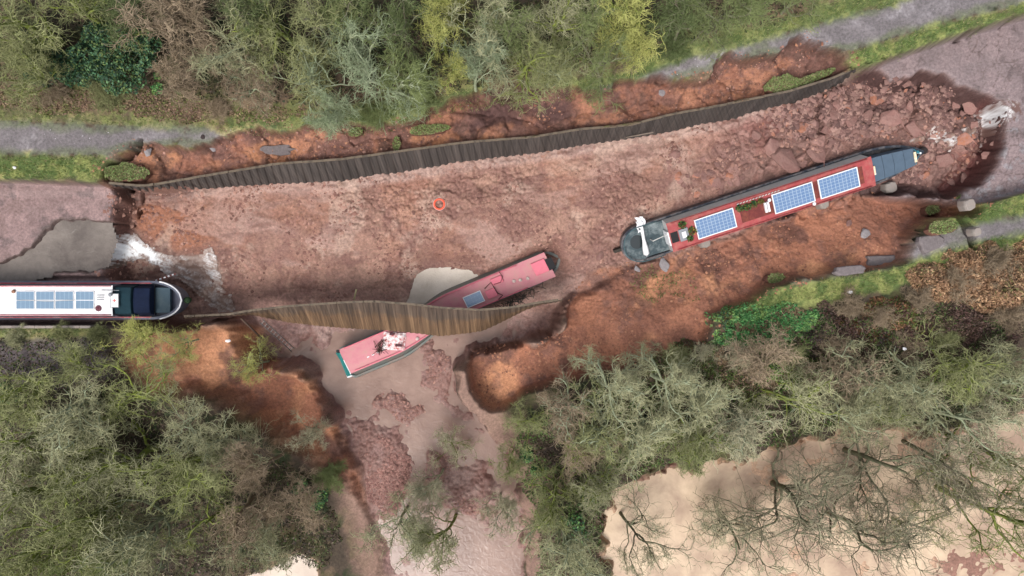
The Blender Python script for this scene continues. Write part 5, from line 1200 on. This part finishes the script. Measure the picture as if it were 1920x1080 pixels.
cover('undergrowth', [(960, 790), (1100, 710), (1300, 700), (1930, 690), (1930, 790), (1600, 800), (1440, 840), (1250, 880), (1160, 915), (1130, 1000), (1140, 1110), (1010, 1110), (1000, 950)], -3, 36000, [S(72, 60, 54), S(90, 76, 64), S(78, 94, 52), S(92, 120, 60), S(110, 94, 80), S(62, 54, 48)], .075, .5, 13, 'undergrowth below the lower right wood', .45)
cover('sparse_weeds', [(1200, 500), (1290, 500), (1300, 560), (1220, 580), (1190, 540)], -2.2, 900, [S(120, 124, 72), S(96, 104, 60)], .06, .2, 14, 'sparse weeds on the orange slope below the right boat', .4, dens=.25)
def grass(name, polys, n, seed, label):
    rng = np.random.RandomState(seed); out = []
    for poly, a in polys:
        P = np.clip(WP(poly, 0), -36, 36); A = (P[:, 0].max() - P[:, 0].min()) * (P[:, 1].max() - P[:, 1].min()); k = int(n * A)
        x = rng.uniform(P[:, 0].min(), P[:, 0].max(), k); y = rng.uniform(P[:, 1].min(), P[:, 1].max(), k)
        m_ = (sdist(P, x, y) + 0.25 * fbm(x, y, 0.8, 3, seed) > 0) & (rng.rand(k) < min(a, 1)); out.append(np.stack([x[m_], y[m_]], 1))
    p = np.concatenate(out); n = len(p); z = tz(p[:, 0], p[:, 1]); a = rng.rand(n) * 6.283; l = rng.uniform(.06, .22, n); b = rng.normal(size=(n, 2)) * .06
    dx, dy = np.cos(a) * .014, np.sin(a) * .014
    V = np.stack([np.column_stack([p[:, 0] - dx, p[:, 1] - dy, z]), np.column_stack([p[:, 0] + dx, p[:, 1] + dy, z]), np.column_stack([p + b, z + l])], 1).reshape(-1, 3)
    c = np.array([S(124, 144, 78), S(98, 122, 62), S(158, 160, 102), S(176, 164, 126)]); q = c[rng.choice(4, n, p=[.4, .3, .2, .1])] * (0.8 + 0.4 * rng.rand(n, 1))
    tag(mesh_np(name, V, np.arange(3 * n).reshape(-1, 3), M_LEAF, cols=np.repeat(q, 3, 0)), label, kind='stuff')
grass('grass', grass_polys, 260, 5, 'short grass on the verges of the tow paths')

# ---------------------------------------------------------------- clay blocks in the rubble
def block_mesh(seed, n=15, flat=0.7):
    import bmesh
    rs = random.Random(seed); bm = bmesh.new()
    for i in range(n):
        v = Vector((rs.gauss(0, 1), rs.gauss(0, 1), rs.gauss(0, 1))).normalized() * rs.uniform(.8, 1.05); v.z *= flat; v.x *= 1.15; bm.verts.new(v)
    r = bmesh.ops.convex_hull(bm, input=bm.verts); bmesh.ops.delete(bm, geom=list({g for g in r['geom_interior'] if isinstance(g, bmesh.types.BMVert)}), context='VERTS')
    bmesh.ops.bevel(bm, geom=bm.edges[:], offset=.09, segments=2, affect='EDGES', profile=.6)
    bmesh.ops.triangulate(bm, faces=bm.faces[:]); bmesh.ops.subdivide_edges(bm, edges=[e for e in bm.edges if e.calc_length() > .3], cuts=1, use_grid_fill=True)
    for v in bm.verts:
        v.co *= 1 + 0.05 * (random.Random(int(v.co.x * 977) ^ int(v.co.y * 1331 + 7)).random() - .5)
    me = bpy.data.meshes.new('clay_block'); bm.to_mesh(me); bm.free(); return me
M_BLK = mat('clay_block', S(154, 120, 112), 0.75, 0.25, noise=0.3, nscale=1.8, col2=S(130, 96, 90), bump=1.0, bscale=5, objvar=0.18)
M_BLKO = mat('orange_clay_block', S(176, 118, 92), 0.75, 0.25, noise=0.22, nscale=1.6, col2=S(160, 118, 106), bump=0.7, bscale=3.5, objvar=0.12)
M_STONE = mat('grey_stone', S(146, 140, 142), 0.85, noise=0.25, nscale=3, bump=.6, bscale=4)
BL_ = [block_mesh(k, 13 + k % 4, .55 + .05 * (k % 4)) for k in range(9)]
brng = random.Random(5)
for me in BL_: me.materials.append(None)
def block(px, py, r, label, group, m=None, z=-2.8, name='clay_block', cat='clay block', up=0.15, asp=1.0):
    x, y = W(px, py, z); x, y = W(px, py, float(tz(x, y))); g = float(tz(x, y)); o = bpy.data.objects.new(name, brng.choice(BL_)); COL.objects.link(o)
    o.material_slots[0].link = 'OBJECT'; o.material_slots[0].material = m or (M_BLKO if brng.random() < .15 else M_BLK)
    R1 = r / 31.0; o.location = (x, y, g + R1 * up); o.scale = (R1 * asp, R1 * brng.uniform(.75, 1), R1 * brng.uniform(.55, .8)); o.rotation_euler = (brng.uniform(-.25, .25), brng.uniform(-.25, .25), brng.uniform(0, 6.28))
    tag(o, label, cat, group); return o
BIG = [(1447, 276, 26, 'big reddish clay block above the stern half of the right boat, left of the biggest'), (1474, 300, 34, 'biggest reddish clay block, just above the right boat\'s middle panel'), (1530, 290, 24, 'broad clay block above the gap between middle and right panels'), (1664, 226, 24, 'large smooth clay block below the orange cliff patch'),
       (1722, 240, 28, 'flat clay block left of the splashing water'), (1502, 305, 12, 'small block wedged right of the biggest clay block'), (1382, 340, 13, 'orange clay block above the left panel of the right boat'), (1342, 342, 15, 'grey clay block left of the orange one above the boat'),
       (1590, 225, 18, 'clay block in the middle of the rubble above the right panel'), (1800, 265, 18, 'clay block right of the boat\'s bow in the rubble'), (1770, 300, 18, 'orange-topped clay block under the splashing water'), (1822, 330, 14, 'pale clay block near the lower right rim of the crater'),
       (1640, 185, 20, 'clay block under the notch of the upper crater rim'), (1820, 195, 22, 'flat clay slab beside the waterfall on the right'), (1555, 240, 16, 'clay block upper left of the rubble field'), (1505, 240, 14, 'rounded clay block at the left start of the rubble field')]
for px, py, r, lb in BIG: block(px, py, r * .88, lb, None, up=0.08)
RUB = [(1440, 215), (1520, 185), (1600, 150), (1700, 150), (1755, 155), (1850, 196), (1866, 250), (1838, 310), (1785, 355), (1700, 330), (1690, 265), (1600, 262), (1500, 262), (1430, 262), (1380, 250)]
PR = np.array(RUB, float); cnt = 0; tries = 0; placed = [(a, b, c) for a, b, c, _ in BIG]
while cnt < 250 and tries < 14000:
    tries += 1; px, py = brng.uniform(1370, 1890), brng.uniform(130, 370)
    if sdist(PR, np.array([px]), np.array([py]))[0] < 6: continue
    r = 4 + 10 * brng.random() ** 2.6
    if any((px - a) ** 2 + (py - b) ** 2 < (0.8 * (r + c)) ** 2 for a, b, c in placed): continue
    placed.append((px, py, r)); cnt += 1; sec = 'upper left' if px < 1620 and py < 230 else 'left' if px < 1620 else 'upper' if py < 215 else 'right'
    block(px, py, r, {'upper left': 'broken clay block in the left part of the rubble field under the piling', 'left': 'broken clay block in the rubble above the right boat', 'upper': 'broken clay block below the upper right rim of crater', 'right': 'broken clay block around the right boat\'s bow'}[sec], 'broken clay blocks, ' + sec + ' part of the rubble field', up=-0.02)
for k in range(26):
    px, py = brng.uniform(1250, 1400), brng.uniform(290, 365); 
    if py > 392 - (px - 1250) * .33: continue
    block(px, py, brng.uniform(5, 10), 'low clay block on the floor above the stern of the right boat', 'clay blocks above the right boat\'s stern', up=0.0)
for px, py, r, lb, m, z in [(277, 285, 10, 'grey stone in the clay at the left end of strip', M_STONE, -1), (390, 275, 6, 'small grey stone on the clay strip near its left end', M_STONE, -1), (1240, 174, 8, 'squarish grey stone on the right part of clay strip', M_STONE, -1), (974, 222, 6, 'brown stone in the middle of the clay strip', M_BLK, -1),
                        (381, 257, 5, 'dark stone on the broken rim of the left tow path', mat('dark_stone', S(60, 50, 50), .9), 0), (1622, 440, 12, 'grey rock on the orange slope below the right boat', M_STONE, -1), (1590, 420, 8, 'pinkish rock on the orange slope near the middle', M_BLK, -1), (1125, 480, 10, 'pale clay slab left of the right boat\'s stern', M_BLK, -3), (1245, 497, 14, 'grey block under the stern of right boat', M_STONE, -2.5),
                        (1195, 593 - 88, 8, 'grey stone by the tip of the stern', M_STONE, -3), (655, 775, 8, 'round clay lump in the stream at the left', M_BLK, -4.6), (650, 790, 6, 'smaller clay lump in the stream at the left', M_BLK, -4.6)]:
    block(px, py, r, lb, None, m, z, name='stone', cat='stone')
def slabbox(name, px, py, lx_, ly_, th, ang, m, label, cat, z=0, lift=0.05, tilt=(0, 0), top=None, group=None):
    x, y = W(px, py, z); g = float(tz(x, y)); x, y = W(px, py, g)
    me = MB(); n = 14 if name != 'concrete_block' else 8; rs = random.Random(int(px)); rg = []
    for k in range(n):
        a = 2 * math.pi * k / n; c, s = math.cos(a), math.sin(a); ex = 7 if name == 'path_slab' else 3; q = (abs(c) ** ex + abs(s) ** ex) ** (1 / ex); rr = rs.uniform(.74, 1.14) if name == 'path_slab' else rs.uniform(.82, 1.12) if name != 'concrete_block' else 1; rg.append((c / q * lx_ / 2 * rr, s / q * ly_ / 2 * rr))
    V = [(a * 1.05, b * 1.05, -th) for a, b in rg] + [(a, b, th * .6) for a, b in rg] + [(a * .85, b * .85, th) for a, b in rg]
    F = [(k, (k + 1) % n, n + (k + 1) % n, n + k) for k in range(n)] + [(n + k, n + (k + 1) % n, 2 * n + (k + 1) % n, 2 * n + k) for k in range(n)] + [tuple(range(2 * n, 3 * n))]
    me.add(V, F)
    if top is None:
        o = me.build(name, m, bevel=.02); o.location = (x, y, g + lift); o.rotation_euler = (tilt[0], tilt[1], ang); tag(o, label, cat, group)
    else:
        o = empty(name, (x, y, g + lift), (tilt[0], tilt[1], ang)); tag(o, label, cat, group); me.build('soil', m, o)
        rng = np.random.RandomState(int(px)); k = int(lx_ * ly_ * 2200); a = rng.uniform(-.5, .5, (k, 2)) * [lx_ * 1.2, ly_ * 1.25]; a = a[(np.abs(a[:, 0] / lx_ * 2) ** 2.2 + np.abs(a[:, 1] / ly_ * 2) ** 2.2 + 0.45 * fbm(a[:, 0] + px, a[:, 1], .4, 3, 4)) < 1.15]; k = len(a)
        V, F, Cc = leaves(np.column_stack([a, th + rng.rand(k) * .08]), .05, top, rng, .3); mesh_np('turf', V, F, M_LEAF, o, cols=Cc)
    return o
GT = [S(120, 146, 82), S(146, 162, 100), S(106, 122, 76), S(156, 148, 110)]; M_SOIL = mat('turf_soil', S(112, 78, 66), .9, noise=.3, nscale=4, bump=.6, bscale=6); M_CONC = mat('concrete', S(156, 148, 142), .85, noise=.2, nscale=4, dirt=tuple(S(130, 104, 92)), dirt_amt=.6, bump=.4, bscale=8)
M_PSL = mat('path_slab', S(122, 114, 115), .9, noise=.25, nscale=6, bump=.6, bscale=9)
for a in [(240, 326, 2.3, .95, .25, .03, 'slipped turf slab at the left end of the clay strip', -.7), (806, 245, 2.0, .55, .15, .12, 'narrow green turf slab in the middle of the clay strip', -1.2), (668, 250, .9, .5, .15, .3, 'small dark turf clod left of the narrow slab', -1.2), (745, 272, .5, .9, .15, 0, 'muddy turf clod just above the piling', -1.2),
          (1452, 526, 1.25, .75, .3, -.1, 'green turf clod on the orange slope near the lower tow path', -.6), (1740, 395, .9, .55, .25, .2, 'turf clod near the broken end of the lower tow path', -1.0), (1462, 162, 1.9, .9, .2, .22, 'grey-green slipped turf slab behind the right part of the piling', -.9), (1520, 150, 2.6, .45, .2, .38, 'bright turf strip along the right end of the piling', -.6), (1760, 428, 1.6, .7, .22, .15, 'tilted turf slab broken from the lower tow path', -.4), (1800, 375, 1.0, .5, .3, .1, 'turf-topped clod where the boat-side bank breaks off', -.6)]:
    slabbox('turf_slab', a[0], a[1], a[2], a[3], a[4], a[5], M_SOIL, a[6], 'turf', z=a[7], lift=.12, tilt=(-.1, .06), top=GT)
for a in [(1662, 353, .75, .7, 'square concrete block just below the boat\'s bow section'), (1537, 381, .62, .8, 'square concrete block below the right solar panel'), (1318, 456, .62, .6, 'square concrete block below the left solar panel'), (1802, 386, .7, .7, 'square concrete block at the break in the far bank'), (1815, 436, .5, .5, 'small concrete block lying in the path crack')]:
    slabbox('concrete_block', a[0], a[1], a[2], a[3], .28, .3, M_CONC, a[4], 'concrete block', z=-1.8, lift=.3 if a[0] < 1800 else .5, tilt=(.1, .1))
for a in [(1592, 507, 2.0, .55, .12, 'grey path slab split off the lower tow path, left one'), (1650, 490, 1.9, .6, .05, 'grey path slab split off the lower tow path, right one'), (1745, 455, 1.3, .9, .3, 'tilted path slab by the broken end of lower tow path'), (520, 282, 2.0, .6, .05, 'crumbling grey path slab lying on the clay strip')]:
    slabbox('path_slab', a[0], a[1], a[2], a[3], .16, a[4], M_PSL, a[5], 'path slab', z=-.6, lift=.06, tilt=(-.10, .04))
# loose clods nobody could count
M_CLOD = mat('clod', attr=True, rough=0.75, spec=0.25)
def clods(name, poly, z, n, cols, smin, smax, seed, label):
    P = WP(poly, z); rng = np.random.RandomState(seed); x = rng.uniform(P[:, 0].min(), P[:, 0].max(), n * 3); y = rng.uniform(P[:, 1].min(), P[:, 1].max(), n * 3)
    k = (sdist(P, x, y) > 0) & (fbm(x, y, 1.6, 4, seed) + rng.rand(n * 3) * .5 > .35); x, y = x[k][:n], y[k][:n]; n = len(x); s = smin + (smax - smin) * rng.rand(n) ** 3
    B = np.array([[1, 0, 0], [.2, 1, .1], [-1, .3, 0], [-.2, -1, .1], [.1, .1, .55], [.6, .7, -.3], [-.7, -.6, -.3]]); B = B[:5]; Fb = np.array([[0, 1, 4], [1, 2, 4], [2, 3, 4], [3, 0, 4]])
    a = rng.rand(n) * 6.28; c, sn = np.cos(a), np.sin(a); b = B[None] * (0.7 + .6 * rng.rand(n, 5, 1)) * s[:, None, None]
    V = np.stack([b[..., 0] * c[:, None] - b[..., 1] * sn[:, None] + x[:, None], b[..., 0] * sn[:, None] + b[..., 1] * c[:, None] + y[:, None], b[..., 2] + tz(x, y)[:, None] - .15 * s[:, None]], -1).reshape(-1, 3)
    F = (Fb[None] + 5 * np.arange(n)[:, None, None]).reshape(-1, 3); cc_ = np.asarray(cols)[rng.randint(len(cols), size=n)] * (0.8 + 0.4 * rng.rand(n, 1)); tag(mesh_np(name, V, F, M_CLOD, smooth=True, cols=np.repeat(cc_, 5, 0)), label, kind='stuff')
CL1 = [S(152, 114, 102), S(134, 98, 88), S(168, 130, 116), S(120, 86, 78)]; CL2 = [S(146, 106, 98), S(124, 88, 82), S(162, 124, 114)]; CL3 = [S(158, 108, 86), S(172, 124, 98), S(136, 92, 76)]
FLO = [(230, 360), (760, 330), (1280, 250), (1560, 165), (1640, 150), (1830, 200), (1845, 280), (1780, 350), (1690, 350), (1240, 400), (1140, 500), (760, 590), (420, 580), (210, 530)]
clods('small_clods', FLO, -3, 14000, CL1, .03, .16, 3, 'small loose clay clods over the crater floor')
clods('small_clods', [(670, 790), (770, 800), (770, 930), (740, 970), (690, 940)], -4.4, 2600, CL2, .04, .12, 4, 'maroon clods on the left gully island')
clods('small_clods', [(800, 850), (920, 860), (935, 960), (860, 970), (700, 740), (790, 740), (850, 760), (840, 660), (800, 660)], -4.4, 2600, CL2 + CL1, .04, .12, 5, 'clods on the right gully islands')
clods('small_clods', [(1380, 230), (1600, 160), (1730, 160), (1835, 205), (1850, 280), (1785, 345), (1690, 340), (1500, 262), (1400, 270)], -2.8, 7000, [S(144, 112, 105), S(120, 90, 85), S(158, 126, 116), S(104, 78, 74)], .06, .24, 8, 'broken lumps between the clay blocks')
clods('gravel', path_n, 0, 9000, [S(190, 186, 192), S(140, 136, 140), S(110, 104, 108)], .012, .05, 9, 'loose grey gravel on the upper tow path'); clods('gravel', path_s, 0, 2500, [S(170, 160, 160), S(130, 120, 120)], .012, .05, 10, 'loose gravel on the lower tow path')
clods('small_clods', nstrip, -1, 4000, CL3 + CL1, .03, .12, 6, 'clods on the clay strip behind the piling'); clods('small_clods', sslope, -1.5, 5000, CL3, .03, .12, 7, 'clods on the orange slope')

# ---------------------------------------------------------------- odds and ends
def at(px, py, z0=-3.0):
    x, y = W(px, py, z0); g = float(tz(x, y)); x, y = W(px, py, g); return x, y, float(tz(x, y))
x, y, g = at(824, 383); lb = empty('lifebuoy', (x, y, g + .06), (.05, .05, 0)); tag(lb, 'orange lifebuoy ring lying on the mud in the middle of the crater floor', 'lifebuoy')
mb = MB(); V = []; F = []; n, k = 32, 10
for i in range(n):
    a = 2 * math.pi * i / n
    for j in range(k): b = 2 * math.pi * j / k; rr = .30 + .065 * math.cos(b); V.append((rr * math.cos(a), rr * math.sin(a), .05 * math.sin(b)))
for i in range(n):
    for j in range(k): F.append((i * k + j, ((i + 1) % n) * k + j, ((i + 1) % n) * k + (j + 1) % k, i * k + (j + 1) % k))
mb.add(V, F); mb.build('ring', mat('faded_orange', S(238, 104, 78), .5), lb, True)
mb = MB(); mb.tube([(.375 * math.cos(q * .3), .375 * math.sin(q * .3), .0) for q in range(22)], .01, 5); mb.build('grab_line', M_ROPE, lb, True)
def pole(name, a, b, za, zb, r, m, label, cat, dash=None):
    A = Vector((*W(*a, za), za)); B = Vector((*W(*b, zb), zb)); rt = empty(name, A); tag(rt, label, cat); D = B - A
    mb = MB(); mb.tube([(0, 0, 0), D * .5, D], r, 7); mb.build('shaft', m, rt, True)
    if dash:
        for i in range(1, 12, 2):
            q = MB(); q.tube([D * (i / 12), D * ((i + 1) / 12)], r * 1.12, 7); q.build('stripe', dash, rt)
    return rt
pole('boat_pole', (284, 529), (330, 513), -1.2, -1.3, .045, M_WHITE, 'red and white banded pole sticking out above the white-roofed boat\'s bow', 'pole', mat('band_dark_red', S(110, 60, 56), .7))
pole('timber_pole', (452, 597), (490, 634), -1.5, -3.6, .06, mat('wet_timber', S(92, 74, 64), .8), 'dark timber pole leaning down from the left end of the ochre piling', 'pole')
pole('stake', (668, 543), (664, 562), -2.9, -3.3, .05, mat('pale_wood', S(214, 206, 160), .8), 'pale stake standing in the mud above the ochre piling', 'stake')
pole('plank', (1225, 245 + 3), (1150, 262), -.9, -2.8, .04, mat('grey_timber', S(128, 116, 106), .9), 'thin grey timber leaning across the right part of the dark piling', 'plank')
A = Vector((*W(490, 602, -1.6), -1.6)); B = Vector((*W(549, 656, -3.9), -3.9)); ld = empty('ladder', A); tag(ld, 'dark ladder sliding down from the ochre piling into the stream', 'ladder'); D = B - A; sdv = Vector((0.6, 0.65, 0)).normalized() * .12
m_ld = mat('ladder_grey', S(96, 92, 90), .7); m_rg = mat('ladder_rung', S(150, 142, 138), .6)
for s in (-1, 1): mb = MB(); mb.tube([sdv * s, sdv * s + D], .028, 6); mb.build('rail', m_ld, ld, True)
for k in range(11): t = (k + .5) / 11; mb = MB(); mb.tube([sdv * -1 + D * t, sdv + D * t], .022, 5); mb.build('rung', m_rg, ld)
for px, py, r, z, lb in ((440, 637, .16, -2.5, 'white plastic bag on the orange bank left of the ladder'), (28, 315, .12, 0, 'white rag on the grass above the left canal bed'), (1594, 547, .17, .1, 'white litter bag on the grass below the split path slabs'), (1697, 654, .14, .4, 'pale scrap of litter in the brambles at right')):
    x, y = W(px, py, z); g = max(float(tz(x, y)), z - .1); o = bpy.data.objects.new('plastic_bag', block_mesh(int(px), 18, .6)); COL.objects.link(o); o.data.materials.append(M_WHITEP); o.location = (x, y, g + r * .4); o.scale = (r, r * .8, r * .7); tag(o, lb, 'litter')
# coping along the bank beside the white-roofed boat
mb = MB(); x0 = W(-80, 0)[0]; x1 = W(172, 0)[0]; yb = W(0, 613)[1]
cp = empty('bank_coping', (0, yb, 0)); tag(cp, 'pale coping edge of the bank below the white-roofed boat', 'coping')
for k in range(12):
    a = x0 + (x1 - x0) * k / 12; b = x0 + (x1 - x0) * (k + 1) / 12; q = MB(); q.box(a + .01, b - .01, -.07, .07, -.6, .1); q.build('coping_stone', M_CONC, cp)
